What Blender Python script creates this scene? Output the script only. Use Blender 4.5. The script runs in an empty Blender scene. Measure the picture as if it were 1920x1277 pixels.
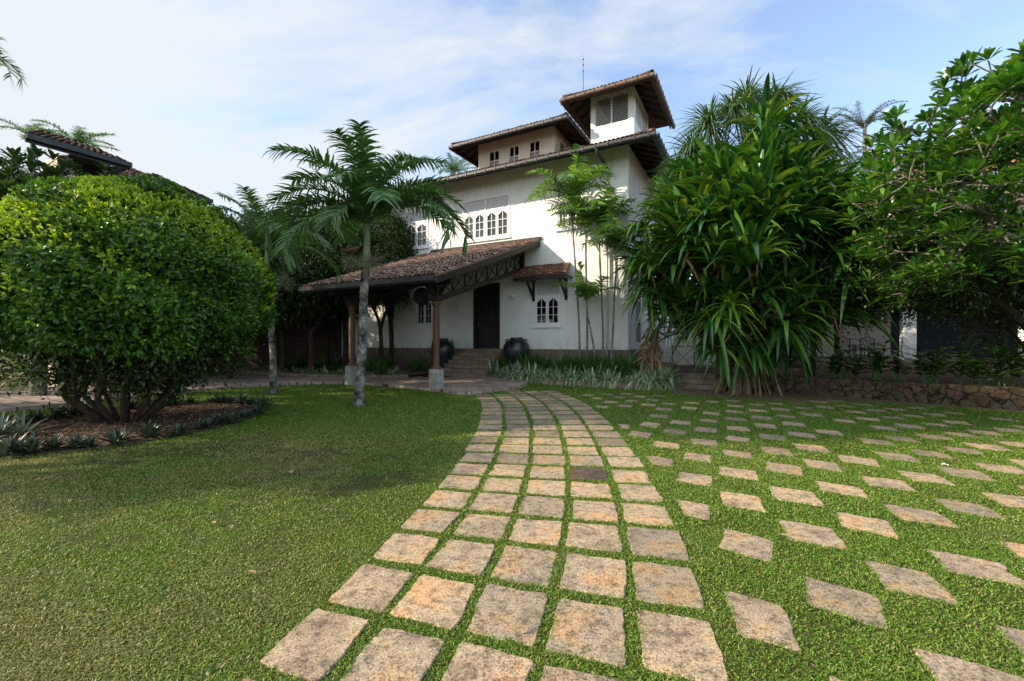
import bpy, math, random
import numpy as np
from mathutils import Vector, Matrix
random.seed(7); rng = np.random.default_rng(7)
R = math.radians
SC = bpy.context.scene
COL = SC.collection

# ------------------------------------------------------------------ camera, sky, sun, exposure
F_PX, HOR, CAM_Z = 823.0, 640.0, 1.6
cam = bpy.data.cameras.new('camera'); camo = bpy.data.objects.new('camera', cam); COL.objects.link(camo)
camo.location = (0, 0, CAM_Z); camo.rotation_euler = (R(90), 0, 0)
cam.sensor_width = 36; cam.lens = F_PX / 1920 * 36; cam.shift_y = 1.5 / 1920
cam.clip_start = 0.05; cam.clip_end = 3000
SC.camera = camo
SUN_E = R(28); SUN_D = Vector((-0.985, -0.17, 0)).normalized()
sunv = Vector((SUN_D.x * math.cos(SUN_E), SUN_D.y * math.cos(SUN_E), math.sin(SUN_E)))
sl = bpy.data.lights.new('sun', 'SUN'); sl.energy = 4.1; sl.angle = R(0.6); sl.color = (1.0, 0.84, 0.63)
so = bpy.data.objects.new('sun', sl); COL.objects.link(so); so.location = (-20, -5, 30)
so.rotation_euler = sunv.to_track_quat('Z', 'Y').to_euler()
SC.view_settings.view_transform = 'Standard'; SC.view_settings.look = 'None'
SC.view_settings.exposure = 1.2; SC.view_settings.gamma = 1
W = bpy.data.worlds.new('World'); SC.world = W; W.use_nodes = True
def world():
    nt = W.node_tree; nt.nodes.clear(); N = nt.nodes.new; L = nt.links.new
    out = N('ShaderNodeOutputWorld'); bg = N('ShaderNodeBackground'); bg.inputs[1].default_value = 0.15
    sky = N('ShaderNodeTexSky'); sky.sky_type = 'NISHITA'; sky.sun_disc = False
    sky.sun_elevation = SUN_E; sky.sun_rotation = math.atan2(SUN_D.x, SUN_D.y)
    sky.air_density = 1.0; sky.dust_density = 0.3; sky.ozone_density = 2.2
    tc = N('ShaderNodeTexCoord'); sep = N('ShaderNodeSeparateXYZ'); L(tc.outputs['Generated'], sep.inputs[0])
    # flatten the directions onto a cloud layer
    mx = N('ShaderNodeMath'); mx.operation = 'MAXIMUM'; mx.inputs[1].default_value = 0.0; L(sep.outputs[2], mx.inputs[0])
    ad = N('ShaderNodeMath'); ad.operation = 'ADD'; ad.inputs[1].default_value = 0.25; L(mx.outputs[0], ad.inputs[0])
    dx = N('ShaderNodeMath'); dx.operation = 'DIVIDE'; L(sep.outputs[0], dx.inputs[0]); L(ad.outputs[0], dx.inputs[1])
    dy = N('ShaderNodeMath'); dy.operation = 'DIVIDE'; L(sep.outputs[1], dy.inputs[0]); L(ad.outputs[0], dy.inputs[1])
    cb = N('ShaderNodeCombineXYZ'); L(dx.outputs[0], cb.inputs[0]); L(dy.outputs[0], cb.inputs[1])
    n1 = N('ShaderNodeTexNoise'); n1.inputs['Scale'].default_value = 1.9; n1.inputs['Detail'].default_value = 11; n1.inputs['Roughness'].default_value = 0.62; n1.inputs['Distortion'].default_value = 0.5
    mp = N('ShaderNodeMapping'); mp.inputs['Location'].default_value = (3.1, 1.7, 0); mp.inputs['Rotation'].default_value = (0, 0, R(35)); mp.inputs['Scale'].default_value = (0.75, 1.5, 1)
    L(cb.outputs[0], mp.inputs[0]); L(mp.outputs[0], n1.inputs['Vector'])
    # thicker veil towards the sun side
    mr = N('ShaderNodeMapRange'); mr.inputs['From Min'].default_value = 0.45; mr.inputs['From Max'].default_value = -0.62
    mr.inputs['To Min'].default_value = -0.03; mr.inputs['To Max'].default_value = 0.25; L(sep.outputs[0], mr.inputs['Value'])
    hz = N('ShaderNodeMapRange'); hz.inputs['From Min'].default_value = 0.5; hz.inputs['From Max'].default_value = 0.1
    hz.inputs['To Min'].default_value = 0.0; hz.inputs['To Max'].default_value = 0.10; L(sep.outputs[2], hz.inputs['Value'])
    s0 = N('ShaderNodeMath'); s0.operation = 'ADD'; L(n1.outputs['Fac'], s0.inputs[0]); L(mr.outputs[0], s0.inputs[1])
    s1 = N('ShaderNodeMath'); s1.operation = 'ADD'; L(s0.outputs[0], s1.inputs[0]); L(hz.outputs[0], s1.inputs[1])
    rp = N('ShaderNodeValToRGB'); rp.color_ramp.elements[0].position = 0.47; rp.color_ramp.elements[1].position = 0.78
    rp.color_ramp.elements[0].color = (0.16, 0.16, 0.16, 1); rp.color_ramp.elements[1].color = (1, 1, 1, 1)
    L(s1.outputs[0], rp.inputs[0])
    mix = N('ShaderNodeMixRGB'); L(rp.outputs[0], mix.inputs[0]); L(sky.outputs[0], mix.inputs[1]); 
    # added fill light: unseen clouds overhead and behind the viewer are brightened
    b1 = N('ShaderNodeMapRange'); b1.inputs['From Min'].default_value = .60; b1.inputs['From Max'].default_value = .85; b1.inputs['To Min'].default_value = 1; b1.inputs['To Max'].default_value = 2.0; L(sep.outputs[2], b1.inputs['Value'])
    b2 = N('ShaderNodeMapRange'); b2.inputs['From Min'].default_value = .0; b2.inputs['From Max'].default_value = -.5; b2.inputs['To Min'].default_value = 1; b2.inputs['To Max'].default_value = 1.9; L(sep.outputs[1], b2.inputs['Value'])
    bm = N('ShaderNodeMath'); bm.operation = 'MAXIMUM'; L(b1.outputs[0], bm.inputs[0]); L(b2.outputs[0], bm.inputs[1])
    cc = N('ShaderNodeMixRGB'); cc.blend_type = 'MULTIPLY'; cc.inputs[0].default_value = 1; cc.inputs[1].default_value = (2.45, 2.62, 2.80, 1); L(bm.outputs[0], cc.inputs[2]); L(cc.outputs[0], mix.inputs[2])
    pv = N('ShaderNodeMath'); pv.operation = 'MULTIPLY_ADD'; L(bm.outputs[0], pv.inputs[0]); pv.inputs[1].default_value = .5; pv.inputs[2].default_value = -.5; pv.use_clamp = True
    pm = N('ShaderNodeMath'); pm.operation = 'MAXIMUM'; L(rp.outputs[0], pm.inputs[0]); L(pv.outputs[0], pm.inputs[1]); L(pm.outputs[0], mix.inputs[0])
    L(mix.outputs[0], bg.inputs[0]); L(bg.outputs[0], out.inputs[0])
world()

# ------------------------------------------------------------------ helpers
def tag(o, label=None, cat=None, group=None, kind=None):
    if label: o['label'] = label
    if cat: o['category'] = cat
    if group: o['group'] = group
    if kind: o['kind'] = kind
    return o
def empty(name, loc=(0, 0, 0), rz=0, parent=None):
    o = bpy.data.objects.new(name, None); COL.objects.link(o); o.location = loc; o.rotation_euler = (0, 0, rz)
    o.empty_display_size = 0.2
    if parent: o.parent = parent
    return o
def npmesh(name, V, Fc, m, parent=None, smooth=True, loc=None):
    """V (n,3); Fc list of (k,q) index arrays"""
    me = bpy.data.meshes.new(name); V = np.asarray(V, dtype=np.float32)
    me.vertices.add(len(V)); me.vertices.foreach_set('co', V.ravel())
    if not isinstance(Fc, (list, tuple)): Fc = [Fc]
    Fc = [np.asarray(f, dtype=np.int32) for f in Fc if len(f)]
    tot = np.concatenate([np.full(len(f), f.shape[1], dtype=np.int32) for f in Fc])
    li = np.concatenate([f.ravel() for f in Fc])
    st = np.concatenate([[0], np.cumsum(tot)[:-1]]).astype(np.int32)
    me.loops.add(len(li)); me.loops.foreach_set('vertex_index', li)
    me.polygons.add(len(tot)); me.polygons.foreach_set('loop_start', st); me.polygons.foreach_set('loop_total', tot)
    me.polygons.foreach_set('use_smooth', np.full(len(tot), smooth, dtype=bool))
    me.update(calc_edges=True)
    if m: me.materials.append(m)
    o = bpy.data.objects.new(name, me); COL.objects.link(o)
    if parent: o.parent = parent
    if loc is not None: o.location = loc
    return o
def meshobj(name, me, parent=None, loc=None):
    o = bpy.data.objects.new(name, me); COL.objects.link(o)
    if parent: o.parent = parent
    if loc is not None: o.location = loc
    return o

class MB:
    def __init__(s): s.v = []; s.f = []; s.mi = []; s.cur = 0
    def add(s, vs, fs):
        b = len(s.v); s.v += [tuple(map(float, p)) for p in vs]
        for f in fs: s.f.append([i + b for i in f]); s.mi.append(s.cur)
    def box(s, x0, x1, y0, y1, z0, z1):
        s.add([(x0, y0, z0), (x1, y0, z0), (x1, y1, z0), (x0, y1, z0), (x0, y0, z1), (x1, y0, z1), (x1, y1, z1), (x0, y1, z1)],
              [(0, 3, 2, 1), (4, 5, 6, 7), (0, 1, 5, 4), (1, 2, 6, 5), (2, 3, 7, 6), (3, 0, 4, 7)])
    def bar(s, a, b, w, h, up=(0, 0, 1)):
        a = Vector(a); b = Vector(b); d = (b - a).normalized(); u = Vector(up)
        if abs(d.dot(u)) > 0.99: u = Vector((0, 1, 0))
        sd = d.cross(u).normalized(); u = sd.cross(d).normalized()
        vs = []
        for p in (a, b):
            for sx, sy in ((-1, -1), (1, -1), (1, 1), (-1, 1)): vs.append(p + sd * sx * w / 2 + u * sy * h / 2)
        s.add(vs, [(0, 1, 2, 3), (7, 6, 5, 4), (0, 4, 5, 1), (1, 5, 6, 2), (2, 6, 7, 3), (3, 7, 4, 0)])
    def tube(s, pts, rad, n=8, cap=True):
        pts = [Vector(p) for p in pts]; k = len(pts)
        if not hasattr(rad, '__len__'): rad = [rad] * k
        d0 = (pts[1] - pts[0]).normalized(); ref = Vector((0, 0, 1)) if abs(d0.z) < 0.9 else Vector((1, 0, 0))
        vs = []
        u = d0.cross(ref).normalized()
        for i, p in enumerate(pts):
            d = (pts[min(i + 1, k - 1)] - pts[max(i - 1, 0)]).normalized()
            u = (u - d * u.dot(d)).normalized(); w = d.cross(u)
            for j in range(n):
                a = 2 * math.pi * j / n; vs.append(p + (u * math.cos(a) + w * math.sin(a)) * rad[i])
        fs = [(i * n + j, i * n + (j + 1) % n, (i + 1) * n + (j + 1) % n, (i + 1) * n + j) for i in range(k - 1) for j in range(n)]
        if cap: fs += [tuple(range(n))[::-1], tuple((k - 1) * n + j for j in range(n))]
        s.add(vs, fs)
    def lathe(s, prof, n=24, c=(0, 0)):
        vs = []; 
        for r, z in prof:
            for j in range(n): a = 2 * math.pi * j / n; vs.append((c[0] + r * math.cos(a), c[1] + r * math.sin(a), z))
        k = len(prof)
        s.add(vs, [(i * n + j, i * n + (j + 1) % n, (i + 1) * n + (j + 1) % n, (i + 1) * n + j) for i in range(k - 1) for j in range(n)])
    def build(s, name, m, parent=None, smooth=False, loc=None, bevel=0):
        me = bpy.data.meshes.new(name); me.from_pydata(s.v, [], s.f)
        for mm in (m if isinstance(m, (list, tuple)) else [m]): me.materials.append(mm)
        me.polygons.foreach_set('material_index', s.mi)
        me.polygons.foreach_set('use_smooth', [smooth] * len(s.f)); me.update()
        o = meshobj(name, me, parent, loc)
        if bevel:
            b = o.modifiers.new('bevel', 'BEVEL'); b.width = bevel; b.segments = 2; b.limit_method = 'ANGLE'
        return o

def nrm(a): return a / np.maximum(np.linalg.norm(a, axis=-1, keepdims=True), 1e-9)
def blades(P, D, U, L, Wd, nseg=4, droop=0.3, prof=None, fold=0.2, pw=2):
    """strap leaves: returns V,F. P,D,U (n,3); L,Wd,droop (n,) or scalar"""
    P = np.asarray(P, float); n = len(P)
    D = nrm(np.asarray(D, float)); U = np.asarray(U, float)
    L = np.broadcast_to(L, (n,)).astype(float); Wd = np.broadcast_to(Wd, (n,)).astype(float); dr = np.broadcast_to(droop, (n,)).astype(float)
    S = nrm(np.cross(D, U)); Nn = np.cross(S, D)
    t = np.linspace(0, 1, nseg + 1)
    if prof is None: prof = lambda t: np.maximum(np.sin(np.pi * np.clip(t * 0.93 + 0.05, 0, 1)), 0.03)
    w = prof(t)
    C = P[:, None] + D[:, None] * (L[:, None, None] * t[None, :, None])
    C = C - np.array([0, 0, 1.0]) * (dr * L)[:, None, None] * (t ** pw)[None, :, None]
    hw = (Wd[:, None] * w[None, :] * 0.5)[:, :, None]
    if fold:
        Lf = C - S[:, None] * hw + Nn[:, None] * hw * fold * 2
        Rt = C + S[:, None] * hw + Nn[:, None] * hw * fold * 2
        V = np.stack([Lf, C, Rt], 2).reshape(-1, 3); k = 3
    else:
        V = np.stack([C - S[:, None] * hw, C + S[:, None] * hw], 2).reshape(-1, 3); k = 2
    m = nseg + 1
    f = []
    for i in range(nseg):
        for j in range(k - 1): f.append([i * k + j, i * k + j + 1, (i + 1) * k + j + 1, (i + 1) * k + j])
    f = np.array(f); Fc = (f[None] + (np.arange(n) * m * k)[:, None, None]).reshape(-1, 4)
    return V, Fc
def joinVF(parts):
    Vs, Fs, b = [], [], 0
    for V, Fc in parts: Vs.append(V); Fs.append(Fc + b); b += len(V)
    return np.concatenate(Vs), np.concatenate(Fs)
def rdir(n):
    v = rng.normal(size=(n, 3)); return nrm(v)
OBOV = lambda t: np.interp(t, [0, .12, .5, .75, 1], [.1, .28, .85, 1, .15])
OVAL = lambda t: np.interp(t, [0, .25, .5, .8, 1], [.1, .85, 1, .65, .05])
STRAP = lambda t: np.interp(t, [0, .1, .35, .7, .9, 1], [.6, .8, 1, .8, .4, .04])
LINE = lambda t: np.interp(t, [0, .3, .7, 1], [.8, 1, .7, .06])

# ------------------------------------------------------------------ materials
def mat(name, build):
    m = bpy.data.materials.new(name); m.use_nodes = True; nt = m.node_tree; nt.nodes.clear()
    out = nt.nodes.new('ShaderNodeOutputMaterial'); sh = build(nt); nt.links.new(sh.outputs[0], out.inputs[0]); return m
def _noise(nt, scale, detail=6, rough=.6, coord='Object', dist=0, stretch=None):
    tc = nt.nodes.new('ShaderNodeTexCoord'); n = nt.nodes.new('ShaderNodeTexNoise')
    n.inputs['Scale'].default_value = scale; n.inputs['Detail'].default_value = detail; n.inputs['Roughness'].default_value = rough; n.inputs['Distortion'].default_value = dist
    src = tc.outputs[coord]
    if stretch:
        mp = nt.nodes.new('ShaderNodeMapping'); mp.inputs['Scale'].default_value = stretch; nt.links.new(src, mp.inputs[0]); src = mp.outputs[0]
    nt.links.new(src, n.inputs['Vector']); return n
def _ramp(nt, src, stops, interp='LINEAR'):
    r = nt.nodes.new('ShaderNodeValToRGB'); r.color_ramp.interpolation = interp; e = r.color_ramp.elements
    while len(e) < len(stops): e.new(0.5)
    for i, (p, c) in enumerate(stops): e[i].position = p; e[i].color = (c[0], c[1], c[2], 1) if hasattr(c, '__len__') else (c, c, c, 1)
    nt.links.new(src, r.inputs[0]); return r
def _mix(nt, a, b, fac, mode='MIX'):
    m = nt.nodes.new('ShaderNodeMixRGB'); m.blend_type = mode
    for i, s in ((0, fac), (1, a), (2, b)):
        if hasattr(s, 'is_linked') or isinstance(s, bpy.types.NodeSocket): nt.links.new(s, m.inputs[i])
        elif hasattr(s, '__len__'): m.inputs[i].default_value = (s[0], s[1], s[2], 1)
        else: m.inputs[i].default_value = s
    return m
def _bump(nt, h, strength=.5, dist=.02):
    b = nt.nodes.new('ShaderNodeBump'); b.inputs['Strength'].default_value = strength; b.inputs['Distance'].default_value = dist; nt.links.new(h, b.inputs['Height']); return b
def _bsdf(nt, col, rough=.7, bump=None, spec=None, metal=0):
    p = nt.nodes.new('ShaderNodeBsdfPrincipled')
    if isinstance(col, bpy.types.NodeSocket): nt.links.new(col, p.inputs['Base Color'])
    else: p.inputs['Base Color'].default_value = (*col, 1)
    if isinstance(rough, bpy.types.NodeSocket): nt.links.new(rough, p.inputs['Roughness'])
    else: p.inputs['Roughness'].default_value = rough
    p.inputs['Metallic'].default_value = metal
    if spec is not None: p.inputs['Specular IOR Level'].default_value = spec
    if bump: nt.links.new(bump.outputs[0], p.inputs['Normal'])
    return p
def leafmat(name, stops, rough=.38, trans=.35, tint=(1.5, 1.35, .5), nscale=1.2, nlo=.7, nhi=1.25, spec=.5):
    """foliage: random tone per leaf, slow drift through the crown, some light let through"""
    def b(nt):
        g = nt.nodes.new('ShaderNodeNewGeometry'); r = _ramp(nt, g.outputs['Random Per Island'], stops)
        n = _noise(nt, nscale, 3, .5); rr = _ramp(nt, n.outputs['Fac'], [(.3, nlo), (.7, nhi)])
        m = _mix(nt, r.outputs[0], rr.outputs[0], 1.0, 'MULTIPLY')
        p = _bsdf(nt, m.outputs[0], rough, spec=spec)
        t = nt.nodes.new('ShaderNodeBsdfTranslucent'); m2 = _mix(nt, m.outputs[0], tint, 1.0, 'MULTIPLY'); nt.links.new(m2.outputs[0], t.inputs[0])
        mx = nt.nodes.new('ShaderNodeMixShader'); mx.inputs[0].default_value = trans
        nt.links.new(p.outputs[0], mx.inputs[1]); nt.links.new(t.outputs[0], mx.inputs[2]); return mx
    return mat(name, b)
M = {}
def plain(name, c1, c2, scale, rough=.7, bump=.3, bd=.01, stretch=None, spec=.3, detail=6, lo=.35, hi=.65):
    def b(nt):
        n = _noise(nt, scale, detail, .65, stretch=stretch); r = _ramp(nt, n.outputs['Fac'], [(lo, c1), (hi, c2)])
        return _bsdf(nt, r.outputs[0], rough, _bump(nt, n.outputs['Fac'], bump, bd) if bump else None, spec)
    M[name] = mat(name, b); return M[name]
def mk_wall(nt):
    n1 = _noise(nt, .6, 8, .6); n2 = _noise(nt, 40, 3, .6); n3 = _noise(nt, 3.0, 6, .7, stretch=(1.5, 1.5, .5))
    c = _ramp(nt, n1.outputs['Fac'], [(.3, (.72, .73, .69)), (.7, (.81, .81, .775))])
    s = _ramp(nt, n3.outputs['Fac'], [(.35, (.86, .86, .82)), (.52, (1, 1, 1))]); m = _mix(nt, c.outputs[0], s.outputs[0], .4, 'MULTIPLY')
    tc = nt.nodes.new('ShaderNodeTexCoord'); sx = nt.nodes.new('ShaderNodeSeparateXYZ'); nt.links.new(tc.outputs['Object'], sx.inputs[0])
    za = nt.nodes.new('ShaderNodeMapRange'); za.inputs['From Min'].default_value = 1.9; za.inputs['From Max'].default_value = 1.2; nt.links.new(sx.outputs[2], za.inputs['Value'])
    n4 = _noise(nt, 5, 8, .7, stretch=(1, 1, .35)); d4 = _ramp(nt, n4.outputs['Fac'], [(.45, 0), (.65, .6)]); zb = nt.nodes.new('ShaderNodeMapRange'); zb.inputs['From Min'].default_value = 7.6; zb.inputs['From Max'].default_value = 9.2; zb.inputs['To Max'].default_value = .7; nt.links.new(sx.outputs[2], zb.inputs['Value']); zz = _mix(nt, za.outputs[0], zb.outputs[0], 1, 'ADD'); dm_ = _mix(nt, zz.outputs[0], d4.outputs[0], 1, 'MULTIPLY'); m = _mix(nt, m.outputs[0], (.36, .33, .26), dm_.outputs[0])
    return _bsdf(nt, m.outputs[0], .85, _bump(nt, n2.outputs['Fac'], .35, .006), .2)
M['wall'] = mat('white_render', mk_wall)
plain('plinth', (.115, .088, .07), (.19, .15, .12), 3, .85, .3)
plain('white', (.70, .71, .72), (.80, .80, .80), 6, .45, .05, .002)
plain('wood_dark', (.012, .010, .009), (.035, .026, .021), 5, .6, .4, .004, stretch=(1, 1, 1))
plain('wood_post', (.07, .034, .022), (.14, .072, .045), 6, .5, .4, .003, stretch=(3, 3, .3))
plain('wood_brown', (.07, .048, .036), (.16, .11, .08), 4, .75, .5, .004)
plain('soffit', (.13, .085, .06), (.24, .16, .12), 5, .8, .4, .004)
plain('gutter', (.012, .013, .016), (.030, .032, .036), 4, .5, .1, .002, spec=.5)
plain('gutter_grey', (.040, .042, .046), (.10, .10, .10), 3, .55, .1, .002, spec=.4)
plain('gutter_brown', (.10, .062, .045), (.20, .125, .09), 4, .6, .2, .003)
plain('door_wood', (.012, .010, .009), (.030, .023, .019), 3, .5, .3, .003, stretch=(6, 6, .5))
plain('metal_rod', (.12, .11, .10), (.2, .19, .17), 5, .5, .1, .002)
plain('urn', (.006, .008, .009), (.040, .050, .054), 2.6, .32, .5, .02, spec=.6, lo=.4, hi=.75)
plain('step_stone', (.12, .09, .065), (.27, .21, .155), 3.5, .85, .6, .01)
plain('kerb', (.10, .075, .052), (.24, .19, .14), 5, .9, .7, .012)
plain('block_stone', (.20, .21, .19), (.38, .38, .34), 6, .9, .5, .008)
plain('rust_cap', (.10, .045, .025), (.20, .09, .05), 8, .8, .4, .006)
plain('mat_dark', (.008, .008, .008), (.02, .02, .018), 20, .95, .4, .004)
plain('curtain', (.70, .66, .58), (.80, .77, .70), 3, .9, .1, .01)
plain('blue_panel', (.008, .014, .028), (.014, .024, .045), 3, .6, .1, .01)
plain('soil', (.085, .055, .035), (.20, .135, .085), 7, .95, .9, .02, detail=10)
plain('mulch', (.030, .018, .011), (.15, .085, .050), 22, .95, 1.0, .03, detail=9)
plain('bark_grey', (.05, .047, .038), (.26, .25, .22), 5, .9, .8, .012, stretch=(1.6, 1.6, 2.2), detail=9, lo=.38, hi=.62)
plain('bark_brown', (.022, .016, .011), (.075, .055, .04), 8, .9, .8, .01, stretch=(2, 2, .5))
plain('bark_pale', (.085, .075, .06), (.20, .18, .15), 8, .85, .6, .008)
plain('root', (.13, .085, .05), (.28, .20, .125), 7, .85, .5, .006, stretch=(2, 2, .4))
plain('crownshaft', (.16, .22, .11), (.28, .34, .18), 4, .5, .2, .004, stretch=(2, 2, .3))
plain('dead_leaf', (.16, .095, .055), (.36, .25, .15), 10, .85, .3, .004)
plain('chair_wood', (.02, .012, .009), (.05, .03, .02), 6, .5, .2, .002)
plain('white_tissue', (.7, .7, .7), (.8, .8, .8), 9, .8, .1, .002)
def mk_cane(nt):
    n = _noise(nt, 6, 4, .6, stretch=(.4, .4, 3.5)); r = _ramp(nt, n.outputs['Fac'], [(.38, (.05, .045, .035)), (.55, (.20, .18, .15)), (.66, (.42, .40, .36))])
    return _bsdf(nt, r.outputs[0], .7, _bump(nt, n.outputs['Fac'], .4, .005), .3)
M['cane'] = mat('cane_stem', mk_cane)
def mk_palmtrunk(nt):
    n = _noise(nt, 4.2, 10, .72); r = _ramp(nt, n.outputs['Fac'], [(.40, (.022, .020, .017)), (.50, (.13, .125, .105)), (.60, (.33, .33, .29))])
    w = _noise(nt, 3, 3, .5, stretch=(.15, .15, 7)); b = _mix(nt, n.outputs['Fac'], w.outputs['Fac'], .5)
    return _bsdf(nt, r.outputs[0], .9, _bump(nt, b.outputs[0], .9, .02), .2)
M['palm_trunk'] = mat('palm_bark', mk_palmtrunk)
def tiles(name, stops, moss=.35):
    def b(nt):
        g = nt.nodes.new('ShaderNodeNewGeometry'); r = _ramp(nt, g.outputs['Random Per Island'], stops)
        n = _noise(nt, 9, 8, .7); mk = _ramp(nt, n.outputs['Fac'], [(.45, 0), (.62, moss)]); m = _mix(nt, r.outputs[0], (.045, .04, .035), mk.outputs[0])
        return _bsdf(nt, m.outputs[0], .85, _bump(nt, n.outputs['Fac'], .5, .008), .2)
    return mat(name, b)
M['tile_porch'] = tiles('clay_tile_weathered', [(0, (.09, .058, .045)), (.35, (.17, .105, .08)), (.7, (.26, .165, .125)), (1, (.38, .27, .21))])
M['tile_main'] = tiles('clay_tile_dark', [(0, (.03, .024, .02)), (.6, (.085, .056, .043)), (1, (.20, .095, .065))])
M['tile_red'] = tiles('clay_tile_red', [(0, (.18, .075, .05)), (.6, (.36, .16, .11)), (1, (.50, .27, .19))], .25)
def mk_glass(nt):
    f = nt.nodes.new('ShaderNodeFresnel'); f.inputs[0].default_value = 1.5
    a = nt.nodes.new('ShaderNodeMath'); a.operation = 'MULTIPLY_ADD'; nt.links.new(f.outputs[0], a.inputs[0]); a.inputs[1].default_value = 1.0; a.inputs[2].default_value = .05
    t = nt.nodes.new('ShaderNodeBsdfTransparent'); t.inputs[0].default_value = (.75, .8, .78, 1); g = nt.nodes.new('ShaderNodeBsdfGlossy'); g.inputs['Roughness'].default_value = .03
    m = nt.nodes.new('ShaderNodeMixShader'); nt.links.new(a.outputs[0], m.inputs[0]); nt.links.new(t.outputs[0], m.inputs[1]); nt.links.new(g.outputs[0], m.inputs[2]); return m
M['glass'] = mat('window_glass', mk_glass)
def mk_stone(c1, c2, c3):
    def b(nt):
        oi = nt.nodes.new('ShaderNodeObjectInfo')
        tc = nt.nodes.new('ShaderNodeTexCoord')
        def nz(scale, detail, rough):
            n = nt.nodes.new('ShaderNodeTexNoise'); n.inputs['Scale'].default_value = scale; n.inputs['Detail'].default_value = detail; n.inputs['Roughness'].default_value = rough
            ad = nt.nodes.new('ShaderNodeVectorMath'); ad.operation = 'ADD'; cb = nt.nodes.new('ShaderNodeCombineXYZ')
            ml = nt.nodes.new('ShaderNodeMath'); ml.operation = 'MULTIPLY'; ml.inputs[1].default_value = 37; nt.links.new(oi.outputs['Random'], ml.inputs[0]); nt.links.new(ml.outputs[0], cb.inputs[2])
            nt.links.new(tc.outputs['Object'], ad.inputs[0]); nt.links.new(cb.outputs[0], ad.inputs[1]); nt.links.new(ad.outputs[0], n.inputs['Vector']); return n
        big = nz(3.2, 6, .6); fine = nz(85, 5, .7); mid = nz(17, 8, .75)
        base = _ramp(nt, oi.outputs['Random'], [(0, c1), (.5, c2), (1, c3)])
        st = _ramp(nt, big.outputs['Fac'], [(.34, (.62, .60, .58)), (.5, (1, 1, 1)), (.64, (1.22, .98, .74))])
        m = _mix(nt, base.outputs[0], st.outputs[0], .9, 'MULTIPLY')
        sp = _ramp(nt, fine.outputs['Fac'], [(.38, .22), (.49, .95), (.58, 1.0), (.66, 1.5)]); m2 = _mix(nt, m.outputs[0], sp.outputs[0], .9, 'MULTIPLY')
        lc = _ramp(nt, mid.outputs['Fac'], [(.38, .35), (.50, 1), (.62, 1.15)]); m3 = _mix(nt, m2.outputs[0], lc.outputs[0], .85, 'MULTIPLY')
        h = _mix(nt, mid.outputs['Fac'], fine.outputs['Fac'], .45)
        return _bsdf(nt, m3.outputs[0], .9, _bump(nt, h.outputs[0], .9, .012), .2)
    return b
M['paver'] = mat('paver_stone', mk_stone((.23, .195, .14), (.36, .285, .20), (.44, .33, .215)))
M['paver_stain'] = mat('paver_stained', mk_stone((.10, .075, .06), (.11, .08, .06), (.12, .085, .06)))
def mk_drive(nt):
    tc = nt.nodes.new('ShaderNodeTexCoord'); mp = nt.nodes.new('ShaderNodeMapping'); mp.inputs['Rotation'].default_value = (0, 0, R(28.7)); nt.links.new(tc.outputs['Object'], mp.inputs[0])
    br = nt.nodes.new('ShaderNodeTexBrick'); br.offset = 0.5; br.inputs['Scale'].default_value = 1; br.inputs['Brick Width'].default_value = .62; br.inputs['Row Height'].default_value = .42
    br.inputs['Mortar Size'].default_value = .018; br.inputs['Mortar Smooth'].default_value = .3
    br.inputs['Color1'].default_value = (.27, .21, .17, 1); br.inputs['Color2'].default_value = (.43, .34, .28, 1); br.inputs['Mortar'].default_value = (.05, .04, .028, 1); nt.links.new(mp.outputs[0], br.inputs['Vector'])
    n = _noise(nt, 6, 9, .7); r = _ramp(nt, n.outputs['Fac'], [(.35, .55), (.65, 1.2)]); m = _mix(nt, br.outputs[0], r.outputs[0], .8, 'MULTIPLY')
    h = _mix(nt, n.outputs['Fac'], br.outputs['Fac'], .5); 
    return _bsdf(nt, m.outputs[0], .85, _bump(nt, n.outputs['Fac'], .5, .01), .25)
M['drive'] = mat('driveway_slabs', mk_drive)
def mk_lawn(nt):
    a = _noise(nt, .45, 6, .6); b_ = _noise(nt, 28, 8, .75)
    c = _ramp(nt, b_.outputs['Fac'], [(.3, (.018, .024, .007)), (.5, (.05, .062, .016)), (.68, (.11, .12, .035))])
    d = _ramp(nt, b_.outputs['Fac'], [(.3, (.06, .045, .022)), (.6, (.19, .145, .08))])
    k = _ramp(nt, a.outputs['Fac'], [(.52, 0), (.68, .6)]); m = _mix(nt, c.outputs[0], d.outputs[0], k.outputs[0])
    return _bsdf(nt, m.outputs[0], .95, _bump(nt, b_.outputs['Fac'], 1.0, .03), .1)
M['lawn'] = mat('lawn_ground', mk_lawn)
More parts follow.
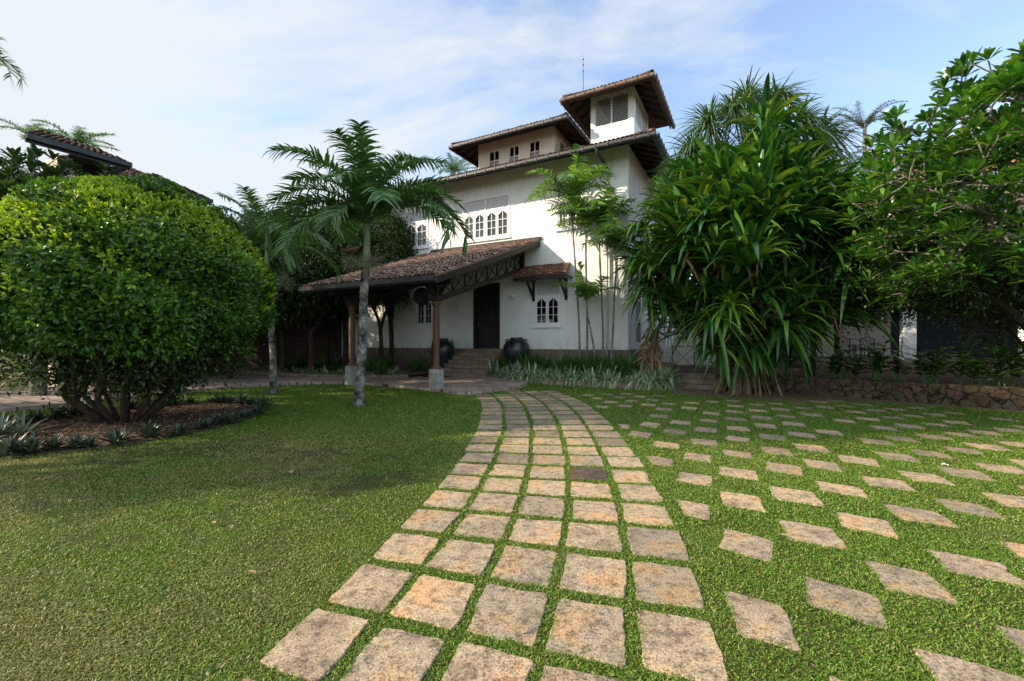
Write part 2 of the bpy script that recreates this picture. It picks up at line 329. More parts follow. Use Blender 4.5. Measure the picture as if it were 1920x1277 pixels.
def mk_blade(nt):
    g = nt.nodes.new('ShaderNodeNewGeometry'); r = _ramp(nt, g.outputs['Random Per Island'], [(0, (.045, .13, .006)), (.4, (.078, .195, .008)), (.75, (.14, .27, .015)), (.9, (.26, .31, .06)), (.96, (.28, .21, .10)), (1, (.36, .28, .16))])
    a = _noise(nt, .38, 5, .6); k = _ramp(nt, a.outputs['Fac'], [(.42, .0), (.55, 1)])
    n = _noise(nt, 1.3, 4, .6); k2 = _ramp(nt, n.outputs['Fac'], [(.35, .15), (.65, .65)])
    sx = nt.nodes.new('ShaderNodeSeparateXYZ'); tc = nt.nodes.new('ShaderNodeTexCoord'); nt.links.new(tc.outputs['Object'], sx.inputs[0])
    lf = nt.nodes.new('ShaderNodeMapRange'); lf.inputs['From Min'].default_value = -.4; lf.inputs['From Max'].default_value = -2.4; lf.inputs['To Min'].default_value = .22; lf.inputs['To Max'].default_value = 1; nt.links.new(sx.outputs[0], lf.inputs['Value'])
    lv = nt.nodes.new('ShaderNodeMapRange'); lv.inputs['From Min'].default_value = 8.5; lv.inputs['From Max'].default_value = 6.5; nt.links.new(sx.outputs[1], lv.inputs['Value'])
    k = _mix(nt, k.outputs[0], k2.outputs[0], .5); k = _mix(nt, k.outputs[0], lf.outputs[0], 1, 'MULTIPLY'); k = _mix(nt, k.outputs[0], lv.outputs[0], 1, 'MULTIPLY')
    dry = _ramp(nt, g.outputs['Random Per Island'], [(0, (.14, .15, .035)), (.5, (.25, .225, .08)), (1, (.36, .28, .15))])
    m = _mix(nt, r.outputs[0], dry.outputs[0], k.outputs[0])
    p = _bsdf(nt, m.outputs[0], .5, spec=.35)
    t = nt.nodes.new('ShaderNodeBsdfTranslucent'); m2 = _mix(nt, m.outputs[0], (1.4, 1.3, .6), 1.0, 'MULTIPLY'); nt.links.new(m2.outputs[0], t.inputs[0])
    mx = nt.nodes.new('ShaderNodeMixShader'); mx.inputs[0].default_value = .3; nt.links.new(p.outputs[0], mx.inputs[1]); nt.links.new(t.outputs[0], mx.inputs[2]); return mx
M['blade'] = mat('grass_blade', mk_blade)
def mk_brick(nt):
    tc = nt.nodes.new('ShaderNodeTexCoord'); mp = nt.nodes.new('ShaderNodeMapping'); mp.inputs['Rotation'].default_value = (R(90), 0, 0); nt.links.new(tc.outputs['Object'], mp.inputs[0])
    br = nt.nodes.new('ShaderNodeTexBrick'); br.inputs['Scale'].default_value = 1; br.inputs['Brick Width'].default_value = .24; br.inputs['Row Height'].default_value = .08; br.inputs['Mortar Size'].default_value = .008
    br.inputs['Color1'].default_value = (.05, .034, .026, 1); br.inputs['Color2'].default_value = (.08, .052, .04, 1); br.inputs['Mortar'].default_value = (.05, .045, .04, 1); nt.links.new(mp.outputs[0], br.inputs['Vector'])
    return _bsdf(nt, br.outputs[0], .9, None, .1)
M['brick'] = mat('dark_brick', mk_brick)
def mk_rubble(nt):
    tc = nt.nodes.new('ShaderNodeTexCoord'); v = nt.nodes.new('ShaderNodeTexVoronoi'); v.feature = 'DISTANCE_TO_EDGE'; nz_ = _noise(nt, 5, 5, .6); vv = _mix(nt, tc.outputs['Object'], nz_.outputs['Color'], .16); v.inputs['Scale'].default_value = 4.6; nt.links.new(vv.outputs[0], v.inputs['Vector'])
    v2 = nt.nodes.new('ShaderNodeTexVoronoi'); v2.inputs['Scale'].default_value = 4.6; nt.links.new(vv.outputs[0], v2.inputs['Vector'])
    n = _noise(nt, 9, 8, .7)
    c = _ramp(nt, n.outputs['Fac'], [(.35, (.035, .03, .018)), (.55, (.085, .065, .042)), (.72, (.15, .12, .085))]); j = _ramp(nt, v.outputs['Distance'], [(.0, .2), (.05, 1)])
    cc = _mix(nt, c.outputs[0], v2.outputs['Color'], .12, 'OVERLAY'); m = _mix(nt, cc.outputs[0], j.outputs[0], 1, 'MULTIPLY')
    return _bsdf(nt, m.outputs[0], .95, _bump(nt, j.outputs[0], .8, .04), .1)
M['rubble'] = mat('rubble_stone', mk_rubble)
G = lambda *s: list(zip([i / (len(s) - 1) for i in range(len(s))], s))
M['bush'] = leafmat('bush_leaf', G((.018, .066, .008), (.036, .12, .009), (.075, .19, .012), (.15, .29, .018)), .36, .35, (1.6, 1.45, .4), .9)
M['sunlit_shoot'] = leafmat('sunlit_young_leaf', G((.10, .22, .010), (.22, .36, .014), (.42, .54, .03)), .36, .4, (1.5, 1.4, .4), .9)  # yellow of young growth, brightened so the colour carries the sunlit top
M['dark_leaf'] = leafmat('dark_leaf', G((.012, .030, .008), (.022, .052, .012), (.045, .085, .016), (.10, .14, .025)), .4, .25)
M['palm_leaf'] = leafmat('palm_leaf', G((.045, .12, .035), (.075, .18, .05), (.13, .25, .06)), .38, .25, (1.3, 1.4, .5), 1.5)
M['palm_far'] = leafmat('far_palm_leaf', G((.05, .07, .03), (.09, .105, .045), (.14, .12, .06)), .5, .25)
M['areca'] = leafmat('areca_leaf', G((.05, .14, .025), (.085, .21, .035), (.20, .35, .04)), .4, .35, (1.5, 1.4, .5), 1.0)
M['strap'] = leafmat('strap_leaf', G((.010, .048, .014), (.020, .085, .018), (.042, .135, .02), (.07, .18, .025), (.17, .27, .04)), .20, .20, (1.6, 1.5, .4), .7, .75, 1.25)
M['strap_bright'] = leafmat('bright_strap_leaf', G((.04, .13, .014), (.08, .22, .018), (.15, .31, .025), (.30, .40, .04)), .28, .32, (1.5, 1.5, .4), .8)
M['narrow'] = leafmat('narrow_leaf', G((.035, .085, .032), (.06, .13, .045), (.11, .19, .06)), .38, .22, (1.3, 1.4, .5), 1.0)
M['frangi'] = leafmat('frangipani_leaf', G((.018, .070, .014), (.032, .115, .02), (.062, .175, .026), (.13, .25, .035)), .33, .30, (1.5, 1.5, .4), 1.1)
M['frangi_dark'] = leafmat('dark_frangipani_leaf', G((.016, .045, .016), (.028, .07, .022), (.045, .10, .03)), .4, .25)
M['flower'] = leafmat('white_flower', G((.75, .74, .66), (.8, .8, .74)), .5, .3, (1, 1, .9), 1, 1, 1)
M['seed'] = leafmat('pale_seed', G((.16, .19, .10), (.26, .28, .17), (.34, .33, .2)), .7, .2, (1, 1, .7), 1)
M['variegated'] = leafmat('variegated_leaf', G((.10, .20, .07), (.34, .46, .24), (.74, .78, .64)), .45, .25, (1, 1, .6), 2)
M['lily'] = leafmat('lily_leaf', G((.025, .08, .012), (.045, .13, .018), (.08, .18, .026)), .4, .25)
M['rhoeo'] = leafmat('purple_leaf', G((.028, .034, .022), (.045, .075, .038), (.085, .125, .07), (.05, .022, .03)), .45, .12, (1, .8, .8), 2)
M['silver'] = leafmat('silver_leaf', G((.10, .14, .09), (.18, .23, .16), (.27, .32, .25)), .45, .15, (1, 1, .8), 2)
M['ginger'] = leafmat('ginger_leaf', G((.03, .09, .012), (.055, .14, .018), (.10, .20, .03)), .38, .25)
M['litter'] = leafmat('fallen_leaf', G((.07, .035, .018), (.16, .085, .04), (.28, .18, .10), (.36, .27, .16)), .8, .1, (1, 1, 1), 3)

def gp(px, py, z=0.0):
    """ground point seen at photo pixel px,py"""
    Y = F_PX * (CAM_Z - z) / (py - HOR); return ((px - 960) * Y / F_PX, Y)
# ------------------------------------------------------------------ ground, driveway, patio
def poly_sheet(name, pts, z, m, kind='structure', thick=0, jag=0, sub=8, smooth_curve=True, label=None):
    P = [Vector((p[0], p[1], 0)) for p in pts]; n = len(P); out = []
    for i in range(n):
        p0, p1, p2, p3 = P[i - 1], P[i], P[(i + 1) % n], P[(i + 2) % n]
        for k in range(sub):
            t = k / sub
            if smooth_curve: q = 0.5 * ((2 * p1) + (-p0 + p2) * t + (2 * p0 - 5 * p1 + 4 * p2 - p3) * t * t + (-p0 + 3 * p1 - 3 * p2 + p3) * t ** 3)
            else: q = p1.lerp(p2, t)
            out.append((q.x + random.uniform(-jag, jag), q.y + random.uniform(-jag, jag)))
    mb = MB(); k = len(out); vs = [(x, y, z) for x, y in out] + ([(x, y, z - thick) for x, y in out] if thick else [])
    fs = [tuple(range(k))]
    if thick: fs += [(i, i + k, (i + 1) % k + k, (i + 1) % k) for i in range(k)]
    mb.add(vs, fs); o = mb.build(name, m); o['kind'] = kind
    return o, out
mb = MB(); mb.add([(-900, -300, 0), (900, -300, 0), (900, 1500, 0), (-900, 1500, 0)], [(0, 1, 2, 3)]); g0 = mb.build('ground', M['lawn']); g0['kind'] = 'structure'
drive_pts = [(-24, -2), (-16, 4.6), (-11.4, 9.8), (-10.5, 12.4), (-9.5, 14.6), (-8.1, 15.9), (-6.2, 16.3), (-4.2, 15.2), (-2.35, 13.8), (-1.5, 13.0), (-.6, 13.7), (.3, 15.0), (.5, 16.6), (-.7, 18.6), (-1.6, 20.6), (-4.5, 20.6), (-7, 21.6), (-12.6, 19.6), (-15.6, 14), (-18, 9), (-28, 1)]
drive, drive_out = poly_sheet('driveway', drive_pts, .10, M['drive'], thick=.14, sub=6)
soil, soil_out = poly_sheet('soil', [(4.8, 13.9), (5.6, 12.6), (7.4, 11.6), (9.0, 11.6), (10.6, 10.6), (12.3, 9.0), (13.5, 9.0), (12.5, 11), (10, 13.6), (8, 14.9), (5.6, 15.0)], .006, M['soil'], jag=.07)
bedc = (-7.4, 8.65); bedr = (2.0, 2.65)
bed_pts = [(bedc[0] + bedr[0] * math.cos(a), bedc[1] + bedr[1] * math.sin(a)) for a in np.linspace(0, 2 * math.pi, 17)[:-1]]
bed, _ = poly_sheet('planting_bed_soil', bed_pts, .03, M['mulch'], thick=.04, jag=.03)

# ------------------------------------------------------------------ paving stones
def spl(ys, xs):  return lambda y: np.interp(y, ys, xs)
Lx = spl([0.6, 1.4, 2.29, 2.77, 3.29, 3.76, 4.25, 4.79, 5.37, 5.93, 6.52, 7.4, 8.23, 9.08, 10.5, 11.76, 13.4, 14.4], [-1.62, -1.46, -1.26, -1.17, -1.07, -.99, -.91, -.83, -.77, -.73, -.70, -.67, -.67, -.69, -.76, -.90, -1.2, -1.5])
Rx = spl([0.6, 1.4, 2.07, 2.63, 3.19, 3.76, 4.35, 4.91, 5.6, 6.18, 6.75, 7.44, 8.23, 9.08, 10.3, 11.97, 13.4, 14.6], [.63, .86, 1.06, 1.20, 1.34, 1.45, 1.54, 1.61, 1.71, 1.76, 1.80, 1.86, 1.92, 1.96, 1.96, 1.84, 1.58, 1.25])
stones = []   # polygons (list of xy)
def add_stone(poly, name, label, group, m='paver', z=.011, mask=True):
    """irregular slab from a corner polygon"""
    P = [Vector((x, y, 0)) for x, y in poly]; c = sum(P, Vector()) / len(P); out = []
    n = len(P); ph = random.uniform(0, 6)
    for i in range(n):
        a, b = P[i], P[(i + 1) % n]; L = (b - a).length; k = max(3, int(L / .035)); nv = Vector((b.y - a.y, a.x - b.x, 0)).normalized()
        w1, w2 = random.uniform(5, 9), random.uniform(0, 6)
        for j in range(k):
            t = (j + .5) / k; q = a.lerp(b, t)
            q = q - nv * (.003 + .0045 * math.sin(w1 * t + w2) + random.uniform(-.005, .006))
            e = min(t, 1 - t) * L
            if e < .022: q = q + (c - q).normalized() * (.022 - e) * .45
            out.append(q)
    if random.random() < .22:   # chipped corner
        j0 = random.randrange(len(out))
        for d in range(-2, 3): q = out[(j0 + d) % len(out)]; out[(j0 + d) % len(out)] = q + (c - q).normalized() * (.03 * (1 - abs(d) / 3))
    tz = random.uniform(-.004, .004); tx, ty = random.uniform(-.01, .01), random.uniform(-.01, .01)
    mb = MB(); k = len(out)
    def zz(q): return z + tz + tx * (q.x - c.x) + ty * (q.y - c.y)
    ring0 = [((q.x - c.x), (q.y - c.y), -.03) for q in out]; ring1 = [((q.x - c.x), (q.y - c.y), zz(q) - .006) for q in out]
    ring2 = [((q.x - c.x) * .972, (q.y - c.y) * .972, zz(q)) for q in out]
    mb.add(ring0 + ring1 + ring2, [(i, (i + 1) % k, (i + 1) % k + k, i + k) for i in range(k)] + [(i + k, (i + 1) % k + k, (i + 1) % k + 2 * k, i + 2 * k) for i in range(k)] + [tuple(range(2 * k, 3 * k))])
    o = mb.build(name, M[m], loc=(c.x, c.y, 0)); tag(o, label, 'paving stone', group)
    stones.append([(q.x, q.y) for q in out]); return o
def clip(poly, inside, inter):
    res = []
    for i in range(len(poly)):
        a, b = poly[i], poly[(i + 1) % len(poly)]; ia, ib = inside(a), inside(b)
        if ia: res.append(a)
        if ia != ib: res.append(inter(a, b))
    return res
SPL, SPR = .52, .585
def cell(n, f):
    ly = 2.41 + SPL * (n - .5); ry = 2.24 + SPR * (n - 1.5); 
    a = Vector((float(Lx(ly)), ly)); b = Vector((float(Rx(ry)), ry)); return a.lerp(b, f)
for n in range(-2, 23):
    for c in range(5):
        f0, f1 = c / 5 + .0, (c + 1) / 5
        gx, gy = .0125, .078
        q = [cell(n + .5 - .5 + gy + 0, f0 + gx), cell(n + gy, f1 - gx), cell(n + 1 - gy, f1 - gx), cell(n + 1 - gy, f0 + gx)]
        jx, jy = random.uniform(-.012, .012), random.uniform(-.012, .012)
        q = [(p.x + jx + random.uniform(-.012, .012), p.y + jy + random.uniform(-.012, .012)) for p in q]
        cy = sum(p[1] for p in q) / 4
        if cy < 1.3 or cy > 14.2: continue
        if cy > 13.2 and c < 2: continue
        lab = 'pale rectangular stone slab in the curved five wide path, grass in its joints'; m = 'paver'
        if n == 6 and c == 3: lab = 'dark brown stained stone slab in the curved path'; m = 'paver_stain'
        add_stone(q, 'paving_stone', lab, 'stone slabs of the curved path', m)
A_ = Vector((.635, .185)); B_ = Vector((.18, -.735)); E1 = (A_ + B_) / 2; E2 = (A_ - B_) / 2
e1 = E1.normalized() * .205; e2 = E2.normalized() * .222
for i in range(-14, 24):
    for j in range(-14, 16):
        c = Vector((2.12, 5.12)) + A_ * i + B_ * j
        if c.y < 1.2 or c.y > 14.6 or c.x > 1.25 * c.y + 1: continue
        if c.x < Rx(c.y) - .1: continue
        c = c + Vector((random.uniform(-.03, .03), random.uniform(-.03, .03)))
        if c.y > 12.2 and c.x > 4.8: continue
        wl = 13.6 - (c.x - 8.4) * 1.03
        if c.x > 5.2 and c.y > min(12.2, wl - 1.0) - .12 * max(0, c.x - 5.2): continue
        if c.y > 14.2 - (c.x) * .12 - .3 : continue
        if c.y > 6.5 and random.random() < .10 + .02 * (c.y - 6): continue
        shr = 1 - .025 * max(0, c.y - 5) * random.random()
        ra = random.uniform(-.12, .12); ca, sa = math.cos(ra), math.sin(ra)
        rot = lambda v: Vector((v.x * ca - v.y * sa, v.x * sa + v.y * ca)); a1 = rot(e1) * random.uniform(.88, 1.05) * shr; a2 = rot(e2) * random.uniform(.88, 1.05) * shr
        q = [tuple(c - a1 - a2), tuple(c + a1 - a2), tuple(c + a1 + a2), tuple(c - a1 + a2)]
        off = .10
        ins = lambda p: p[0] > Rx(p[1]) + off
        def inter(a, b):
            lo, hi = 0., 1.; ia = ins(a)
            for _ in range(14):
                mid = (lo + hi) / 2; p = (a[0] + (b[0] - a[0]) * mid, a[1] + (b[1] - a[1]) * mid)
                if ins(p) == ia: lo = mid
                else: hi = mid
            return (a[0] + (b[0] - a[0]) * lo, a[1] + (b[1] - a[1]) * lo)
        cut = clip(q, ins, inter)
        if len(cut) < 3: continue
        ar = abs(sum(cut[k][0] * cut[(k + 1) % len(cut)][1] - cut[(k + 1) % len(cut)][0] * cut[k][1] for k in range(len(cut)))) / 2
        if ar < .05: continue
        part = ar < .14
        add_stone(cut, 'stepping_stone', 'cut stone piece set in grass along the right edge of the curved path' if part else 'square stone slab set diagonally with wide grass gaps on the lawn right of the path',
                  'cut stones beside the path' if part else 'diagonal stepping stones in the right lawn', z=.007)

# ------------------------------------------------------------------ grass
GX0, GY0, GR = -16.0, 1.0, .02
mask = np.zeros((int(20 / GR), int(34 / GR)), dtype=np.uint8)   # [y,x]: 1 = no grass
def fill(poly, grow=0.0, val=1):
    P = np.array(poly); c = P.mean(0); P = c + (P - c) * (1 + grow)
    x0, y0 = np.maximum(((P.min(0) - (GX0, GY0)) / GR).astype(int) - 1, 0); x1, y1 = ((P.max(0) - (GX0, GY0)) / GR).astype(int) + 2
    x1 = min(x1, mask.shape[1]); y1 = min(y1, mask.shape[0])
    if x1 <= x0 or y1 <= y0: return
    X, Y = np.meshgrid(GX0 + (np.arange(x0, x1) + .5) * GR, GY0 + (np.arange(y0, y1) + .5) * GR)
    ins = np.zeros(X.shape, bool); n = len(P)
    for i in range(n):
        a, b = P[i], P[(i + 1) % n]
        cnd = ((a[1] > Y) != (b[1] > Y)); xi = (b[0] - a[0]) * (Y - a[1]) / ((b[1] - a[1]) + 1e-12) + a[0]; ins ^= cnd & (X < xi)
    mask[y0:y1, x0:x1][ins] = val
for p in stones: fill(p, -.06)
fill(drive_out); fill([(bedc[0] + bedr[0] * math.cos(a) * .98, bedc[1] + bedr[1] * math.sin(a) * .98) for a in np.linspace(0, 6.28, 60)])
fill(soil_out, -.04, 2)
fill([(-1.6, 22), (-.9, 18.3), (.2, 17.1), (2.7, 15.3), (4.4, 14.4), (5.1, 14.6), (5.6, 15.6), (30, 15), (30, 22)])
fill([(7.6, 14.3), (9.6, 12.5), (11.8, 10.1), (14.2, 7.4), (40, 8), (40, 22), (7.5, 22)])
def grass():
    parts = []
    zones = [(1.0, 2.4, 19000, .022, .0044), (2.4, 3.8, 13000, .024, .0050), (3.8, 6, 7500, .028, .0066), (6, 9, 3600, .035, .0095), (9, 13, 2000, .040, .013), (13, 17.5, 1000, .045, .02)]
    for y0, y1, dens, ln, wd in zones:
        xa = max(-1.22 * y1 - .3, -15.9); xb = min(1.22 * y1 + .3, 14)
        n = int((xb - xa) * (y1 - y0) * dens); x = rng.uniform(xa, xb, n); y = rng.uniform(y0, y1, n)
        keep = np.abs(x) < 1.22 * y + .3; x, y = x[keep], y[keep]
        mv = mask[np.clip(((y - GY0) / GR).astype(int), 0, mask.shape[0] - 1), np.clip(((x - GX0) / GR).astype(int), 0, mask.shape[1] - 1)]
        # thin tufty variation
        pat = np.sin(x * 2.1 + np.sin(y * 1.7) * 2) * np.sin(y * 2.6 + np.sin(x * 1.3) * 2)
        lf = np.clip((-.3 - x) / 1.5, 0, 1) * np.clip((8.5 - y) / 2, 0, 1); p2 = np.sin(x * .9 + 1.1 * np.sin(y * .8 + .5)) * np.sin(y * 1.15 + np.sin(x * .7)); p3 = np.sin(x * 7.3 + 2 * np.sin(y * 5.1)) * np.sin(y * 8.1 + 2 * np.sin(x * 4.7))
        bare = (rng.random(len(x)) < np.clip(pat - .5, 0, .4) + lf * np.clip(p2 * .75 + p3 * .4 + .15, 0, .75) + np.clip(p3 - .7, 0, .3))
        ed = (rng.random(len(x)) < .08)
        k = (mv == 0) & ~bare | ((mv == 2) & (rng.random(len(x)) < .10))
        x, y = x[k], y[k]; m = len(x)
        a = rng.uniform(0, 2 * np.pi, m); el = rng.uniform(.05, 1.25, m)
        D = np.stack([np.cos(a) * np.cos(el), np.sin(a) * np.cos(el), np.sin(el)], 1)
        L = ln * rng.uniform(.55, 1.3, m); P = np.stack([x, y, rng.uniform(0, .008, m)], 1)
        parts.append(blades(P, D, rdir(m) * .5 + np.array([0, 0, 1.]), L, wd * rng.uniform(.7, 1.3, m), 2, .3, lambda t: np.interp(t, [0, .5, 1], [.7, 1, .1]), 0))
    V, Fc = joinVF(parts); o = npmesh('grass', V, Fc, M['blade']); tag(o, 'short broad bladed lawn grass growing between the slabs', 'grass', kind='stuff')
grass()

# ------------------------------------------------------------------ the house
HC = Vector((4.57, 17.26, 0)); HA = -math.atan2(.481, .877)
ex = Vector((math.cos(HA), math.sin(HA), 0)); ey = Vector((-math.sin(HA), math.cos(HA), 0))
def HW(x, y, z=0): return HC + ex * x + ey * y + Vector((0, 0, z))
def hx(px, y=0.0):
    """house-local x of the point of plane local y seen at photo column px"""
    t = (px - 960) / F_PX; p = HC + ey * y
    return (p.x - t * p.y) / (t * ex.y - ex.x)
def hz(px, py, y=0.0):
    p = HW(hx(px, y), y); return CAM_Z + (HOR - py) * p.y / F_PX
house = empty('house', HC, HA)
tag(house, 'white two storey villa with dark tiled hipped roofs, louvred roof tower and tiled entrance porch', 'house')
PT = 1.26   # plinth top
def wall_openings(mb, x0, x1, z0, z1, yf, yb, ops):
    xs = sorted({x0, x1, *[o[0] for o in ops], *[o[1] for o in ops]}); zs = sorted({z0, z1, *[o[2] for o in ops], *[o[3] for o in ops]})
    for i in range(len(xs) - 1):
        for j in range(len(zs) - 1):
            cx, cz = (xs[i] + xs[i + 1]) / 2, (zs[j] + zs[j + 1]) / 2
            if any(o[0] < cx < o[1] and o[2] < cz < o[3] for o in ops): continue
            a, b, c, d = xs[i], xs[i + 1], zs[j], zs[j + 1]
            mb.add([(a, yf, c), (b, yf, c), (b, yf, d), (a, yf, d)], [(0, 1, 2, 3)]); mb.add([(a, yb, c), (b, yb, c), (b, yb, d), (a, yb, d)], [(3, 2, 1, 0)])
    for a, b, c, d in ops:
        mb.add([(a, yf, c), (b, yf, c), (b, yf, d), (a, yf, d), (a, yb, c), (b, yb, c), (b, yb, d), (a, yb, d)], [(0, 4, 5, 1), (1, 5, 6, 2), (2, 6, 7, 3), (3, 7, 4, 0)])
uw = (hx(868), hx(955.4), 6.34, 8.28)               # upper window
gw = (hx(1002), hx(1051), hz(1002, 612), hz(1002, 527))   # ground window right
lw = (hx(781), hx(812), hz(790, 611), hz(790, 540))   # window behind the post
dr_ = (hx(888), hx(937), PT, hz(937, 530))
uw2 = (hx(1044), hx(1083), uw[2], uw[3])
uw0 = (hx(760), hx(803), uw[2], uw[3])
HL, HD, WT = -15.0, 12.0, 9.35
ops = [uw, gw, lw, dr_, uw2, uw0]
mb = MB(); wall_openings(mb, HL, 0, PT, WT, 0, .28, ops)
sops = [(1.2, 2.2, 1.5, 4.3), (4.0, 5.2, 2.2, 4.2)]
m2 = MB(); wall_openings(m2, 0.0, HD, PT, WT, 0, .28, sops)     # side wall, turned
mb.add([(-y + 0.0, x, z) if False else (0.0 - y, x, z) for x, y, z in m2.v], [f[::-1] for f in m2.f])
mb.add([(HL, 0, PT), (HL, HD, PT), (HL, HD, WT), (HL, 0, WT)], [(0, 1, 2, 3)]); mb.add([(HL, HD, PT), (0, HD, PT), (0, HD, WT), (HL, HD, WT)], [(0, 1, 2, 3)])
mb.build('wall', M['wall'], house)
mb = MB(); mb.box(HL - .0, dr_[0], -.004, .3, 0, PT); mb.box(dr_[1], .004, -.004, .3, 0, PT); mb.box(dr_[0], dr_[1], -.004, .6, 0, PT - .02); mb.box(-.3, .004, .3, HD, 0, PT); mb.build('plinth', M['plinth'], house)
mb = MB(); mb.box(HL + .3, -.3, .3, HD - .3, PT - .1, PT - .04); mb.box(HL + .3, -.3, .3, HD - .3, 5.2, 5.3); mb.box(HL + .3, -.3, 4.0, 4.1, PT, 9); mb.build('floor', M['wood_brown'], house)

def tile_plane(mb, A, B, up, length, il=0.0, ir=0.0, pitch=.17, rowp=.27, jit=.012, rad=.078):
    A, B, up = Vector(A), Vector(B), Vector(up).normalized(); ax = (B - A).normalized(); W_ = (B - A).length; n = ax.cross(up).normalized()
    if n.z < 0: n = -n
    rows = int(length / rowp) + 1; L = length
    mb.add([A - n * .03, B - n * .03, B - ax * ir + up * L - n * .03, A + ax * il + up * L - n * .03, A + n * .02, B + n * .02, B - ax * ir + up * L + n * .02, A + ax * il + up * L + n * .02],
           [(0, 1, 2, 3), (7, 6, 5, 4), (0, 4, 5, 1), (1, 5, 6, 2), (2, 6, 7, 3), (3, 7, 4, 0)])
    for r in range(rows):
        d = r * rowp; lo = il * d / L; hi = W_ - ir * d / L; k = int((hi - lo) / pitch)
        for c in range(k + 1):
            x = lo + (c + .5) * (hi - lo) / (k + 1); jx, jd, jn = random.uniform(-jit, jit), random.uniform(-jit, jit) * 1.5, random.uniform(0, jit * 1.3)
            vs = []
            for e, (dd, rr, nn) in enumerate(((d + jd - .03, rad, .055), (min(d + jd + rowp * 1.08, L), rad * .84, .022))):
                for q in range(5):
                    a = math.pi * q / 4; vs.append(A + ax * (x + jx * (1 if e == 0 else .4) + math.cos(a) * rr) + up * dd + n * (nn + jn + math.sin(a) * rr * .75 - .03))
            mb.add(vs, [(q, q + 1, q + 6, q + 5) for q in range(4)])
            # thickness at the open end
            v2 = [vs[q] for q in range(5)] + [vs[q] - n * .018 for q in range(5)]; mb.add(v2, [(q, q + 5, q + 6, q + 1) for q in range(4)])
def ridge_cap(mb, a, b, r=.11):
    a, b = Vector(a), Vector(b); L = (b - a).length; k = max(1, int(L / .32)); 
    for i in range(k):
        p, q = a.lerp(b, i / k), a.lerp(b, (i + 1.1) / k); mb.tube([p, q], [r, r * .85], 8)
